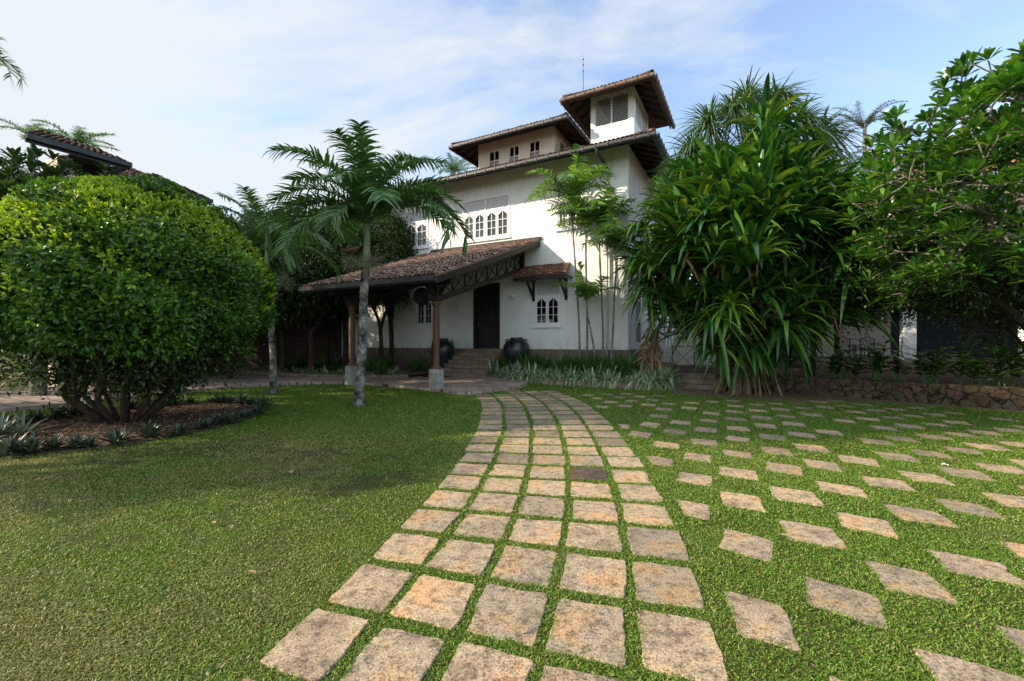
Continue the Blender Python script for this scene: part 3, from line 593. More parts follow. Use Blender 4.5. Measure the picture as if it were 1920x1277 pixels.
def hip_roof(prefix, x0, x1, y0, y1, z, pitch, tile, parent, gm, depth_extra=None, rafters=True, wallbox=None, gs=.16, jit=.012):
    """hipped roof: eave rectangle, eave height z"""
    w, d = x1 - x0, y1 - y0; run = min(w, d) / 2; tp = math.tan(pitch); L = run / math.cos(pitch)
    mb = MB()
    c, s = math.cos(pitch), math.sin(pitch)
    tile_plane(mb, (x0, y0, z), (x1, y0, z), (0, c, s), L, run, run, jit=jit)
    tile_plane(mb, (x1, y0, z), (x1, y1, z), (-c, 0, s), L, run, run, jit=jit)
    tile_plane(mb, (x0, y1, z), (x0, y0, z), (c, 0, s), L, run, run, jit=jit)
    tile_plane(mb, (x1, y1, z), (x0, y1, z), (0, -c, s), L, run, run, rowp=.6, pitch=.5, jit=jit)
    zt = z + run * tp + .05; o = .06
    if w > d: r0, r1 = (x0 + run, y0 + run, zt), (x1 - run, y0 + run, zt)
    else: r0, r1 = (x0 + run, y0 + run, zt), (x0 + run, y1 - run, zt)
    ridge_cap(mb, r0, r1) if (Vector(r1) - Vector(r0)).length > .2 else None
    e = [(x0, y0, z + o), (x1, y0, z + o), (x1, y1, z + o), (x0, y1, z + o)]
    tops = [r0, r1, r1, r0] if w > d else [r0, r0, r1, r1]
    for a, b in zip(e, tops): ridge_cap(mb, a, b, .10)
    roof = mb.build('roof', tile, parent)
    # gutters all round with straps
    g = MB()
    for a, b, nx, ny in (((x0, y0), (x1, y0), 0, -1), ((x1, y0), (x1, y1), 1, 0), ((x0, y0), (x0, y1), -1, 0)):
        A = Vector((a[0] + nx * .09, a[1] + ny * .09, z - .12)); B = Vector((b[0] + nx * .09, b[1] + ny * .09, z - .12)); dv = (B - A).normalized()
        A = A - dv * .09; B = B + dv * .09
        prof = [(-.07, .07), (-.075, -.03), (-.03, -.075), (.03, -.075), (.075, -.03), (.08, .07), (.065, .07), (.06, -.02), (-.06, -.02), (-.06, .07)]
        vs = [P + Vector((nx, ny, 0)) * u * gs / .16 + Vector((0, 0, v)) * gs / .16 for P in (A, B) for u, v in prof]; k = len(prof)
        g.add(vs, [(i, (i + 1) % k, (i + 1) % k + k, i + k) for i in range(k)] + [tuple(range(k)), tuple(range(k, 2 * k))[::-1]])
        n_ = int((B - A).length / .5); g.cur = 1
        for i in range(n_ + 1):
            P = A.lerp(B, (i + .5) / (n_ + 1)) + Vector((nx, ny, 0)) * .085; g.box(P.x - .014 - abs(ny) * 0, P.x + .014, P.y - .014, P.y + .014, P.z - .09, P.z + .11)
        g.cur = 0
    g.build('gutter', [gm, M['gutter']], roof)
    # fascia board under the gutter and rafters to the wall
    f = MB(); t = .04
    f.box(x0 + .02, x1 - .02, y0 + .02, y0 + .02 + t, z - .22, z - .03); f.box(x1 - .02 - t, x1 - .02, y0 + .02 + t, y1, z - .22, z - .03); f.box(x0 + .02, x0 + .02 + t, y0 + .02 + t, y1, z - .22, z - .03)
    f.build('fascia', M['gutter'] if gm is not M['gutter_brown'] else M['wood_brown'], roof)
    if wallbox:
        wx0, wx1, wy0, wy1 = wallbox; rm = M['soffit']
        def rf(a, b):
            q = MB(); q.bar(a, b, .06, .11); q.build('rafter', M['wood_dark'] if rafters == 'dark' else M['wood_brown'], roof)
        zz = z - .10; k = int((x1 - x0) / .62)
        for i in range(1, k):
            x = x0 + (x1 - x0) * i / k; dd = min((wy0 - y0), x - x0, x1 - x)
            rf((x, y0 + .07, zz), (x, y0 + dd + .02, zz + dd * tp))
        k = int((y1 - y0) / .62)
        for i in range(1, k):
            y = y0 + (y1 - y0) * i / k; dd = min((x1 - wx1), y - y0, y1 - y)
            if dd > .1: rf((x1 - .07, y, zz), (x1 - dd - .02, y, zz + dd * tp))
            dd = min((wx0 - x0), y - y0, y1 - y)
            if dd > .1 and i < 9: rf((x0 + .07, y, zz), (x0 + dd + .02, y, zz + dd * tp))
        for (a, b, sx) in ((x1, y0, -1), (x0, y0, 1)):
            dd = wy0 - y0; rf((a + sx * .08, b + .08, zz), (a + sx * (dd + .05), b + dd + .05, zz + dd * tp))
    return roof
main_roof = hip_roof('main', HL - 1.2, 1.2, -1.2, HD + 1.2, 9.05, R(23), M['tile_main'], house, M['gutter'], wallbox=(HL, 0, 0, HD), rafters='dark')
# clerestory
CX0, CX1, CY = hx(897, 2.2), hx(1039.6, 2.2), 2.2
CZ = 11.66
cw = []
for pa, pb in ((916.5, 937.5), (954, 974.5), (992, 1013.5)): cw.append((hx(pa, CY), hx(pb, CY), 10.42, 11.50))
mb = MB(); wall_openings(mb, CX0, CX1, 9.6, 12.0, CY, CY + .2, cw)
m2 = MB(); wall_openings(m2, 0, 3.6, 9.6, 12.0, 0, .2, [(.75, 1.35, 10.42, 11.5), (2.1, 2.7, 10.42, 11.5)])
mb.add([(CX1 - y, CY + x, z) for x, y, z in m2.v], [f[::-1] for f in m2.f]); mb.box(CX0, CX0 + .2, CY + .2, CY + 3.6, 9.6, 12); mb.box(CX0 + .2, CX1 - .2, CY + 3.4, CY + 3.6, 9.6, 12)
M['clere'] = plain('cream', (.60, .50, .40), (.70, .60, .49), 1.5, .85, .1, .004)
clw = mb.build('upper_wall', M['clere'], house)
mb = MB(); mb.box(CX0 + .3, CX1 - .3, CY + 1.6, CY + 1.7, 9.7, 11.9); mb.build('partition', M['wood_dark'], clw)
hip_roof('upper', CX0 - 1.0, CX1 + 1.0, CY - 1.0, CY + 4.6, 11.78, R(24), M['tile_main'], house, M['gutter_grey'], wallbox=(CX0, CX1, CY, CY + 3.6))
# tower
TX0, TX1, TY0, TY1 = hx(1107.5, 2.0), hx(1189, 2.0), 2.0, 4.95
TZ = hz(1220.6, 136, 1.0) - .02
tz_lo = hz(1189, 160, 2.0)
lv = (TX0 + .2, TX1 - .25, hz(1115, 239, 2.0), hz(1115, 190, 2.0) + .05)
mb = MB(); wall_openings(mb, TX0, TX1, 9.8, TZ + .25, TY0, TY0 + .15, [lv])
m2 = MB(); wall_openings(m2, 0, TY1 - TY0, 9.8, TZ + .25, 0, .15, [(.25, TY1 - TY0 - .25, lv[2], lv[3])])
mb.add([(TX1 - y, TY0 + x, z) for x, y, z in m2.v], [f[::-1] for f in m2.f]); mb.box(TX0, TX0 + .15, TY0 + .15, TY1, 9.8, TZ + .25); mb.box(TX0 + .15, TX1 - .15, TY1 - .15, TY1, 9.8, TZ + .25)
tw = mb.build('tower_wall', M['wall'], house)
def louvre(name, a, b, parent, n, m=M['clere']):
    mb = MB(); a = Vector(a); b = Vector(b); ax = Vector((b.x - a.x, b.y - a.y, 0)); L = ax.length; ax.normalize(); out = Vector((ax.y, -ax.x, 0)); z0, z1 = a.z, b.z
    for i in range(n):
        z = z0 + (z1 - z0) * (i + .5) / n; p = Vector((a.x, a.y, z)); q = p + ax * L; h = (z1 - z0) / n
        vs = [p + out * .04 - Vector((0, 0, h * .32)), q + out * .04 - Vector((0, 0, h * .32)), q - out * .04 + Vector((0, 0, h * .28)), p - out * .04 + Vector((0, 0, h * .28))]
        vs += [v + Vector((0, 0, .012)) + out * .004 for v in vs]; mb.add(vs, [(3, 2, 1, 0), (4, 5, 6, 7), (0, 1, 5, 4), (1, 2, 6, 5), (2, 3, 7, 6), (3, 0, 4, 7)])
    for f in (0, .5, 1): p = Vector((a.x, a.y, z0)) + ax * L * f + out * .02; mb.bar(p, p + Vector((0, 0, z1 - z0)), .05, .08, up=out)
    return mb.build(name, m, parent)
louvre('louvre_panel', (lv[0], TY0 + .07, lv[2]), (lv[1], TY0 + .07, lv[3]), tw, 17, M['white'])
louvre('louvre_panel', (TX1 - .07, TY0 + .27, lv[2]), (TX1 - .07, TY1 - .27, lv[3]), tw, 17, M['white'])
hip_roof('tower', TX0 - .95, TX1 + .95, TY0 - .95, TY1 + .95, TZ, R(27), M['tile_red'] if False else M['tile_main'], house, M['gutter_brown'], wallbox=(TX0, TX1, TY0, TY1))
# lightning rod
p = Vector((hx(1093.5, 5.0), 5.0, 0)); zt = hz(1093.5, 103, 5.0)
mb = MB(); mb.tube([(p.x, p.y, 9.8), (p.x, p.y, zt - 1.2), (p.x, p.y, zt)], [.035, .025, .008], 6)
for dz in (.25, .55, .9): mb.tube([(p.x, p.y, zt - dz), (p.x, p.y, zt - dz + .05)], .045, 6)
mb.build('lightning_rod', M['metal_rod'], house)

# windows
def lattice(mb, x0, x1, z0, z1, y, s=.085, w=.024, d=.010):
    H_ = z1 - z0; W_ = x1 - x0
    for sg in (1, -1):
        c = -H_
        while c < W_:
            a = max(c, 0); b = min(c + H_, W_)
            if b - a > .01:
                za, zb = a - c, b - c
                if sg < 0: za, zb = H_ - za, H_ - zb
                mb.bar((x0 + a, y + sg * d * .52, z0 + za), (x0 + b, y + sg * d * .52, z0 + zb), w, d, up=(0, 1, 0))
            c += s
def casement(parent, x0, x1, z0, z1, y, rows=3, m='white'):
    st = .062; mb = MB(); t = .04
    mb.box(x0, x0 + st, y, y + t, z0, z1); mb.box(x1 - st, x1, y, y + t, z0, z1); mb.box(x0 + st, x1 - st, y, y + t, z0, z0 + st + .03)
    zt = z1 - .09; zl = z1 - .26; cx = (x0 + x1) / 2; n = 12; a, b = x0 + st, x1 - st
    top = []
    for i in range(n + 1):   # ogee head
        u = abs(i / n * 2 - 1); h = zl + (zt - zl) * (0.5 + .5 * math.cos(math.pi * min(1, u * 1.0)) if u < .99 else 0); h = zl + (zt - zl) * (max(0, 1 - u) ** 1.5 * .45 + .55 * (0.5 + .5 * math.cos(math.pi * u)))
        top.append((a + (b - a) * i / n, h))
    for i in range(n):
        (xa, ha), (xb, hb) = top[i], top[i + 1]
        mb.add([(xa, y, ha), (xb, y, hb), (xb, y, z1), (xa, y, z1), (xa, y + t, ha), (xb, y + t, hb), (xb, y + t, z1), (xa, y + t, z1)], [(0, 1, 2, 3), (7, 6, 5, 4), (0, 4, 5, 1), (2, 6, 7, 3)])
    mb.box(cx - .012, cx + .012, y + .004, y + t - .004, z0 + st + .03, zt + .005)
    for r in range(1, rows):
        z = z0 + st + .03 + (zl + .06 - z0 - st - .03) * r / (rows - .15); mb.box(a, b, y + .006, y + t - .006, z - .011, z + .011)
    c = mb.build('casement', M[m], parent)
    for hz_ in (z0 + .25, z1 - .35):
        h = MB(); h.box(x0 - .014, x0 + .014, y - .012, y - .001, hz_, hz_ + .09); h.build('hinge', M['metal_rod'], c) if False else None
    g = MB(); g.add([(a, y + t / 2, z0 + st), (b, y + t / 2, z0 + st), (b, y + t / 2, z1 - .08), (a, y + t / 2, z1 - .08)], [(0, 1, 2, 3)]); return g
def window(op, ncas, lat=.0, rows=3, proud=-.03, m='white', curtain=True, halves=1):
    x0, x1, z0, z1 = op; f = .06; y = proud; mb = MB()
    mb.box(x0 - .02, x0 + f, y, .12, z0, z1); mb.box(x1 - f, x1 + .02, y, .12, z0, z1); mb.box(x0 + f, x1 - f, y, .12, z1 - f, z1); mb.box(x0 + f, x1 - f, y, .12, z0, z0 + f * .8)
    zl = z1 - f - lat
    if lat: mb.box(x0 + f, x1 - f, y + .003, .12, zl - .05, zl)
    if halves == 2:
        cx = (x0 + x1) / 2; mb.box(cx - .03, cx + .03, y - .004, .10, z0 + f * .8, z1 - f)
    w = mb.build('window', M[m], house)
    s = MB(); s.box(x0 - .06, x1 + .06, y - .05, .0 - .004, z0 - .07, z0 - .003); s.build('sill', M[m], w)
    if lat:
        l = MB(); lattice(l, x0 + f, x1 - f, zl, z1 - f, .05); l.build('lattice', M[m], w)
        b = MB(); b.box(x0 + f, x1 - f, .11, .115, zl, z1 - f); b.build('mesh_backing', M['wood_dark'], w)
    zt = zl - .05 if lat else z1 - f
    segs = []
    if halves == 2:
        cx = (x0 + x1) / 2
        for a, b in ((x0 + f, cx - .03), (cx + .03, x1 - f)): segs += [(a + (b - a) * i / 2, a + (b - a) * (i + 1) / 2) for i in range(2)]
    else: segs = [(x0 + f + (x1 - x0 - 2 * f) * i / ncas, x0 + f + (x1 - x0 - 2 * f) * (i + 1) / ncas) for i in range(ncas)]
    for a, b in segs:
        g = casement(w, a + .006, b - .006, z0 + f * .8 + .006, zt - .006, y + .02, rows, m); g.build('pane', M['glass'], w)
    if curtain:
        c = MB(); n = 60; xs = np.linspace(x0 + .05, x1 - .05, n)
        vs = [(x, .13 + .02 * math.sin(x * 40), z) for x in xs for z in (z0 + .05, zt)]; c.add(vs, [(2 * i, 2 * i + 2, 2 * i + 3, 2 * i + 1) for i in range(n - 1)]); c.build('curtain', M['curtain'], w, smooth=True)
    return w
window(uw, 4, .50, 3, halves=2)
window(uw2, 2, .50, 3); window(uw0, 2, .50, 3)
window(gw, 2, hz(1002, 527) - hz(1002, 551), 3, curtain=False); window(lw, 2, .45, 3, curtain=False)
for x0, x1, z0, z1 in cw:
    mb = MB(); f = .055; y0, y1 = CY - .02, CY + .1; cx = (x0 + x1) / 2; cz = (z0 + z1) / 2
    mb.box(x0 - .03, x0 + f, y0, y1, z0, z1); mb.box(x1 - f, x1 + .03, y0, y1, z0, z1); mb.box(x0 + f, x1 - f, y0, y1, z1 - f, z1 + .02); mb.box(x0 + f, x1 - f, y0, y1, z0, z0 + f)
    mb.box(cx - .02, cx + .02, y0 + .02, y1 - .02, z0 + f, z1 - f); mb.box(x0 + f, cx - .02, y0 + .022, y1 - .022, cz - .02, cz + .02); mb.box(cx + .02, x1 - f, y0 + .022, y1 - .022, cz - .02, cz + .02)
    w = mb.build('window', M['clere'], house); g = MB(); g.add([(x0, CY + .05, z0), (x1, CY + .05, z0), (x1, CY + .05, z1), (x0, CY + .05, z1)], [(0, 1, 2, 3)]); g.build('pane', M['glass'], w)
# side wall windows
for (a, b, z0, z1) in sops:
    mb = MB(); f = .06; mb.box(-.1, .02, a, a + f, z0, z1); mb.box(-.1, .02, b - f, b, z0, z1); mb.box(-.1, .02, a + f, b - f, z1 - f, z1); mb.box(-.1, .02, a + f, b - f, z0, z0 + f)
    mb.box(-.08, .0, (a + b) / 2 - .02, (a + b) / 2 + .02, z0 + f, z1 - f)
    for k in (1, 2): z = z0 + (z1 - z0) * k / 3; mb.box(-.078, -.002, a + f, b - f, z - .015, z + .015)
    w = mb.build('window', M['white'], house); g = MB(); g.add([(-.05, a, z0), (-.05, b, z0), (-.05, b, z1), (-.05, a, z1)], [(0, 1, 2, 3)]); g.build('pane', M['glass'], w)
# door: frame and an open leaf folded into the hall
x0, x1, z0, z1 = dr_
mb = MB(); mb.box(x0 - .01, x0 + .12, -.02, .26, z0, z1); mb.box(x1 - .12, x1 + .01, -.02, .26, z0, z1); mb.box(x0 + .12, x1 - .12, -.02, .26, z1 - .12, z1 + .01)
d = mb.build('door', M['door_wood'], house)
mb = MB(); mb.box(x0 + .13, x1 - .13, .16, .22, z0, z1 - .13)
for i in range(5): z = z0 + .18 + i * (z1 - z0 - .3) / 5; mb.box(x0 + .3, x1 - .3, .14, .159, z, z + (z1 - z0 - .3) / 5 - .14)
l = mb.build('door_leaf', M['door_wood'], d, bevel=.008); mb = MB(); mb.tube([(x0 + .22, .10, z0 + 1.0), (x0 + .22, .10, z0 + 1.25)], .014, 6); mb.tube([(x0 + .22, .10, z0 + 1.02), (x0 + .22, .159, z0 + 1.02)], .01, 6); mb.tube([(x0 + .22, .10, z0 + 1.23), (x0 + .22, .159, z0 + 1.23)], .01, 6); mb.build('door_handle', M['metal_rod'], d)
# wall lights
for px, py in ((964, 556), (862, 572)):
    x, z = hx(px), hz(px, py); mb = MB()
    mb.box(x - .05, x + .05, -.02, -.002, z - .06, z + .10); prof = [(.0, -.07), (.06, -.06), (.10, 0), (.115, .06), (.105, .06), (.09, 0), (.0, -.05)]
    mb.lathe([(r, z + q) for r, q in prof], 14, (x, -.13)); mb.box(x - .012, x + .012, -.12, -.02, z - .03, z - .01); mb.build('wall_light', M['white'], house, smooth=False)
# downpipe
xp = hx(1138, -.12); x2 = hx(1122, -1.1)
zq = hz(1137, 316, -.12); mb = MB(); mb.tube([(x2, -1.28, 8.95), (x2, -1.28, 8.78), (x2 + (xp - x2) * .15, -1.15, 8.68), (xp, -.2, zq + .1), (xp, -.12, zq + .02), (xp, -.12, zq - .03)], .06, 8); dp = mb.build('downpipe', M['gutter'], house, smooth=True)
mb = MB(); mb.tube([(xp, -.12, zq), (xp, -.12, .25)], .05, 10)
for z in (1.6, 3.6, 5.6, 7.3): mb.tube([(xp, -.12, z), (xp, -.12, z + .05)], .06, 10); mb.box(xp - .02, xp + .02, -.08, -.002, z, z + .04)
mb.build('lower_pipe', M['wall'], dp, smooth=True)
# awning over the ground window
ax0, ax1 = hx(965, -.75) , hx(1062, -.75); az = hz(965, 520, -.75); azt = hz(985, 497, 0)
azt = az + .55
mb = MB(); pit = math.atan2(azt - az, .85); tile_plane(mb, (ax0, -.85, az), (ax1, -.85, az), (0, math.cos(pit), math.sin(pit)), .85 / math.cos(pit), .12, .12, pitch=.14, rowp=.17, jit=.018, rad=.065)
aw = mb.build('awning', M['tile_red'] if False else tiles('clay_tile_mixed', [(0, (.10, .065, .05)), (.6, (.22, .13, .095)), (.85, (.36, .16, .10)), (1, (.48, .20, .11))]), house)
mb = MB(); mb.box(ax0 - .02, ax1 + .02, -.86, -.78, az - .2, az - .05); mb.box(ax0, ax0 + .06, -.78, 0, az - .12, az - .05); mb.box(ax1 - .06, ax1, -.78, 0, az - .12, az - .05); mb.build('awning_beam', M['wood_dark'], aw)
for px in (1000, 1061):
    x = hx(px - 4, -.3); mb = MB(); mb.box(x - .05, x + .05, -.09, -.002, az - 1.0, az - .06); mb.bar((x, -.07, az - .85), (x, -.72, az - .22), .07, .10); mb.box(x - .04, x + .04, -.78, -.09, az - .17, az - .06)
    mb.build('awning_bracket', M['wood_dark'], aw)
# porch
PX0, PX1, PY = -9.79, -3.8, -7.2; PZ0, PZ1 = 3.52, 6.0
sl_ = math.atan2(PZ1 - PZ0, -PY); up = (0, math.cos(sl_), math.sin(sl_)); PLN = -PY / math.cos(sl_)
mb = MB(); tile_plane(mb, (PX0, PY, PZ0), (PX1, PY, PZ0), up, PLN, 0, 0, pitch=.165, rowp=.25, jit=.022, rad=.08)
pr = mb.build('porch_roof', M['tile_porch'], house)
mb = MB(); mb.box(PX0, PX1 + .05, -.09, -.004, PZ1 + .02, PZ1 + .14); mb.build('ridge_flashing', M['wood_dark'], pr)
for x in (PX0 + .03, PX1 - .03):
    mb = MB(); mb.bar((x, PY + .02, PZ0 - .13), (x, -.01, PZ1 - .13), .05, .2); mb.build('bargeboard', M['wood_dark'], pr)
mb = MB(); mb.box(PX0 - .02, PX1 + .02, PY - .14, PY - .125, PZ0 - .14, PZ0 + .0); mb.box(PX0 - .02, PX1 + .02, PY - .125, PY - .01, PZ0 - .14, PZ0 - .125); mb.box(PX0 - .02, PX1 + .02, PY - .01, PY + .03, PZ0 - .18, PZ0 - .05)
for i in range(9): x = PX0 + .3 + i * .68; mb.box(x - .015, x + .015, PY - .15, PY - .141, PZ0 - .16, PZ0 + .03)
mb.build('gutter', M['gutter_grey'], pr)
for i in range(10):
    x = PX0 + .35 + i * (PX1 - PX0 - .7) / 9; mb = MB(); mb.bar((x, PY + .04, PZ0 - .12), (x, -.01, PZ1 - .12), .06, .12); mb.build('rafter', M['wood_dark'], pr)
def roofz(y): return PZ0 + (y - PY) * math.tan(sl_)
posts = (-4.66, -8.54)
for x in posts:
    z0 = .02
    mb = MB(); mb.box(x - .17, x + .17, -6.09 - .17, -6.09 + .17, 0, .70); bb = mb.build('post_base', M['block_stone'], house, bevel=.012)
    prof = [(.16, .70), (.16, .78), (.10, .84), (.108, 1.2), (.11, 1.9), (.10, 2.6), (.095, 2.72), (.15, 2.78), (.16, 2.86), (.12, 2.92)]
    mb = MB(); mb.lathe(prof, 20, (x, -6.09)); mb.build('post', M['wood_post'], house, smooth=True)
    mb = MB(); mb.box(x - .17, x + .17, -6.26, -5.92, 2.90, 3.05); mb.box(x - .12, x + .12, -6.21, -5.97, 3.05, roofz(-6.09) - .12)
    for sx, sy in ((0, -1), (-1, 0), (1, 0)): mb.bar((x + sx * .08, -6.09 + sy * .08, 3.05), (x + sx * .45, -6.09 + sy * .45, 3.5), .08, .1)
    mb.build('post_head', M['wood_dark'], house)
    # lattice truss to the wall
    zb0, zb1, zt0, zt1 = 2.98, 4.80, 3.62, 5.50; ya, yb = -5.97, -.02
    mb = MB(); mb.bar((x, ya, zb0), (x, yb, zb1), .12, .18, up=(1, 0, 0)) if False else mb.bar((x, ya, zb0), (x, yb, zb1), .11, .17)
    mb.bar((x, ya, zt0), (x, yb, zt1), .11, .17)
    N_ = 8
    for i in range(N_ + 1):
        t = i / N_; y = ya + (yb - ya) * t; a = zb0 + (zb1 - zb0) * t; b = zt0 + (zt1 - zt0) * t; mb.bar((x, y, a), (x, y, b), .06, .06 if 0 < i < N_ else .16)
        if i < N_:
            t2 = (i + 1) / N_; y2 = ya + (yb - ya) * t2; a2 = zb0 + (zb1 - zb0) * t2; b2 = zt0 + (zt1 - zt0) * t2
            mb.bar((x - .02, y, a), (x - .02, y2, b2), .03, .035); mb.bar((x + .02, y, b), (x + .02, y2, a2), .03, .035)
    mb.box(x - .09, x + .09, -.16, -.004, 4.5, 5.85)
    mb.build('truss', M['wood_dark'], house)
mb = MB(); mb.box(PX0 + .2, PX1 - .2, -6.2, -5.98, 3.42, 3.62); mb.build('porch_beam', M['wood_dark'], house)

# steps to the door
st = empty('entrance_steps', HW(-6.6, -1, 0), HA); tag(st, 'flight of brown stone steps rising to the dark front door under the porch', 'steps')
nst = 7
for i in range(nst):
    z1 = .1 + (PT - .1) * (i + 1) / nst - (0 if i < nst - 1 else .0); mb = MB(); y0 = -1.15 + i * .3
    mb.box(-1.22, 1.05, y0, .99, .02 if i == 0 else .1 + (PT - .1) * i / nst + .0, z1); mb.box(-1.24, 1.07, y0 - .02, y0 + .0, z1 - .05, z1 - .003)
    mb.build('step', M['step_stone'], st, bevel=.01)
dm = MB(); dm.box(-.55, .45, -.3, .3, .104, .122); o = dm.build('doormat', M['mat_dark'], loc=HW(-7.35, -2.65)); o.rotation_euler.z = HA; tag(o, 'black rectangular doormat on the paving before the entrance steps', 'doormat')
# urns
def urn(px, Y, zb, h, r, label):
    p = ((px - 960) * Y / F_PX, Y, zb); mb = MB()
    prof = [(0.0, 0.0), (.42, 0), (.5, .05), (.80, .30), (.97, .52), (1.0, .64), (.95, .76), (.72, .88), (.50, .925), (.44, .935), (.44, .985), (.50, 1.0), (.47, 1.005), (.40, .98), (.40, .90), (0, .6)]
    rr = [q[0] * r for q in prof]; mb.lathe([(a, q[1] * h) for a, q in zip(rr, prof)], 36)
    e = empty('urn', p); tag(e, label, 'urn', 'glazed urns flanking the entrance steps'); b = mb.build('body', M['urn'], e, smooth=True)
    for k in range(4):
        a = R(35 + 90 * k); q = MB(); c, s = math.cos(a), math.sin(a); q.tube([(c * r * .74, s * r * .74, h * .865), (c * r * .80, s * r * .80, h * .96), (c * r * .93, s * r * .93, h * .93), (c * r * .95, s * r * .95, h * .79)], .028, 6); q.build('lug', M['urn'], e, smooth=True)
urn(968.5, 18.75, .42, 1.34, .57, 'large dark glazed urn at the edge of the planted bed, right of the entrance steps')
urn(830, 20.3, .35, 1.38, .56, 'large dark glazed urn behind the porch post, left of the entrance steps')
# hanging round lantern
lp = HW(-6.3, -5.2, 0); Y = 15.2; X = (791 - 960) * Y / F_PX; ez = CAM_Z + (HOR - 556) * Y / F_PX
e = empty('hanging_lantern', (X, Y, ez)); tag(e, 'round dark woven lantern hanging under the porch roof beside the post', 'lantern')
mb = MB(); mb.lathe([(.02, -.30), (.15, -.27), (.25, -.16), (.29, 0), (.25, .16), (.15, .27), (.03, .3)], 20); mb.build('shade', M['wood_dark'], e, smooth=True)
mb = MB()
for k in range(10): a = math.pi * 2 * k / 10; mb.tube([(.295 * math.cos(t) * math.cos(a), .295 * math.cos(t) * math.sin(a), .305 * math.sin(t)) for t in np.linspace(-1.5, 1.5, 9)], .008, 4)
mb.tube([(0, 0, .28), (0, 0, .95)], .01, 5); mb.build('cane_frame', M['wood_dark'], e)

# ------------------------------------------------------------------ kerbed beds and terrace
def kerb(name, pts, h, w, label, cat='kerb', m='kerb'):
    P = [Vector((x, y, 0)) for x, y in pts]; mb = MB(); L, Rr = [], []
    for i, p in enumerate(P):
        d = (P[min(i + 1, len(P) - 1)] - P[max(i - 1, 0)]).normalized(); n = Vector((-d.y, d.x, 0)); L.append(p + n * w / 2); Rr.append(p - n * w / 2)
    for i in range(len(P)):
        pass
    vs = []
    for a, b in zip(L, Rr): j = random.uniform(-.01, .01); vs += [(a.x, a.y, -.02), (b.x, b.y, -.02), (b.x, b.y, h + j), (a.x, a.y, h + j)]
    fs = []
    for i in range(len(P) - 1): 
        b = i * 4; fs += [(b, b + 4, b + 5, b + 1)[::-1], (b + 1, b + 5, b + 6, b + 2)[::-1], (b + 2, b + 6, b + 7, b + 3)[::-1], (b + 3, b + 7, b + 4, b)[::-1]]
    fs += [(0, 1, 2, 3), tuple(len(P) * 4 - 4 + k for k in (3, 2, 1, 0))]
    mb.add(vs, fs); o = mb.build(name, M[m]); tag(o, label, cat); return o
def dense(pts, n=8):
    out = []
    for i in range(len(pts) - 1):
        p0 = Vector(pts[max(i - 1, 0)]); p1 = Vector(pts[i]); p2 = Vector(pts[i + 1]); p3 = Vector(pts[min(i + 2, len(pts) - 1)])
        for k in range(n):
            t = k / n; q = 0.5 * ((2 * p1) + (-p0 + p2) * t + (2 * p0 - 5 * p1 + 4 * p2 - p3) * t * t + (-p0 + 3 * p1 - 3 * p2 + p3) * t ** 3); out.append((q.x, q.y))
    out.append(tuple(pts[-1])); return out
cb_edge = [(-1.0, 18.7), (.2, 17.2), (1.4, 16.35), (2.7, 15.5), (4.2, 14.6), (4.9, 14.6), (5.35, 15.1), (5.5, 16.0)]
kerb('bed_kerb', dense(cb_edge), .20, .16, 'curved low stone kerb around the planted bed below the right ground floor window')
def sheet(name, pts, z, m, kind='structure', label=None):
    mb = MB(); mb.add([(x, y, z) for x, y in pts], [tuple(range(len(pts)))]); o = mb.build(name, m); o['kind'] = kind; return o
sheet('bed_soil', [(-1.0, 18.7), (.2, 17.2), (2.7, 15.5), (4.2, 14.6), (4.9, 14.6), (5.5, 16.0), (5.3, 17.4), (4.57, 17.3), (-1, 20.4)], .17, M['soil'])
lb = [HW(-8.1, -3.6), HW(-9.5, -4.6), HW(-12, -5.2), HW(-15, -5.4), HW(-19, -5.2)]
lb = [(p.x, p.y) for p in lb]
kerb('bed_kerb', dense(lb), .24, .16, 'long low stone kerb in front of the shaded bed left of the entrance steps')
sheet('bed_soil', lb + [(-22, 24), (-22, 32), (-9, 27), tuple(HW(-8.1, -.05))[:2]], .2, M['soil'])
# terrace on the right
terr_pts = [(5.6, 15.7), (7.5, 14.6), (9.4, 12.95), (11.8, 10.4), (16, 5.4), (60, 5), (60, 40), (4.6, 40), (4.6, 17.3)]
mbt = MB(); k = len(terr_pts); mbt.add([(x, y, .46) for x, y in terr_pts] + [(x, y, 0) for x, y in terr_pts], [tuple(range(k))] + [(i, i + k, (i + 1) % k + k, (i + 1) % k) for i in range(k)]); o = mbt.build('terrace', M['mulch']); o['kind'] = 'structure'
kerb('rubble_wall', dense([(7.3, 14.7), (9.5, 12.75), (11.8, 10.25), (16, 5.2)], 12), .52, .3, 'low rough stone retaining wall along the right side of the lawn', 'wall', 'rubble')
gs = empty('garden_steps', (6.0, 14.7, 0), R(-28)); tag(gs, 'three shallow stone steps up to the terrace between the bed and the rooted plant', 'steps')
for i in range(3):
    mb = MB(); mb.box(-.75, .95, i * .32, 1.25, .155 * i + (.0 if i else -.01), .155 * (i + 1)); mb.build('step', M['step_stone'], gs, bevel=.012)

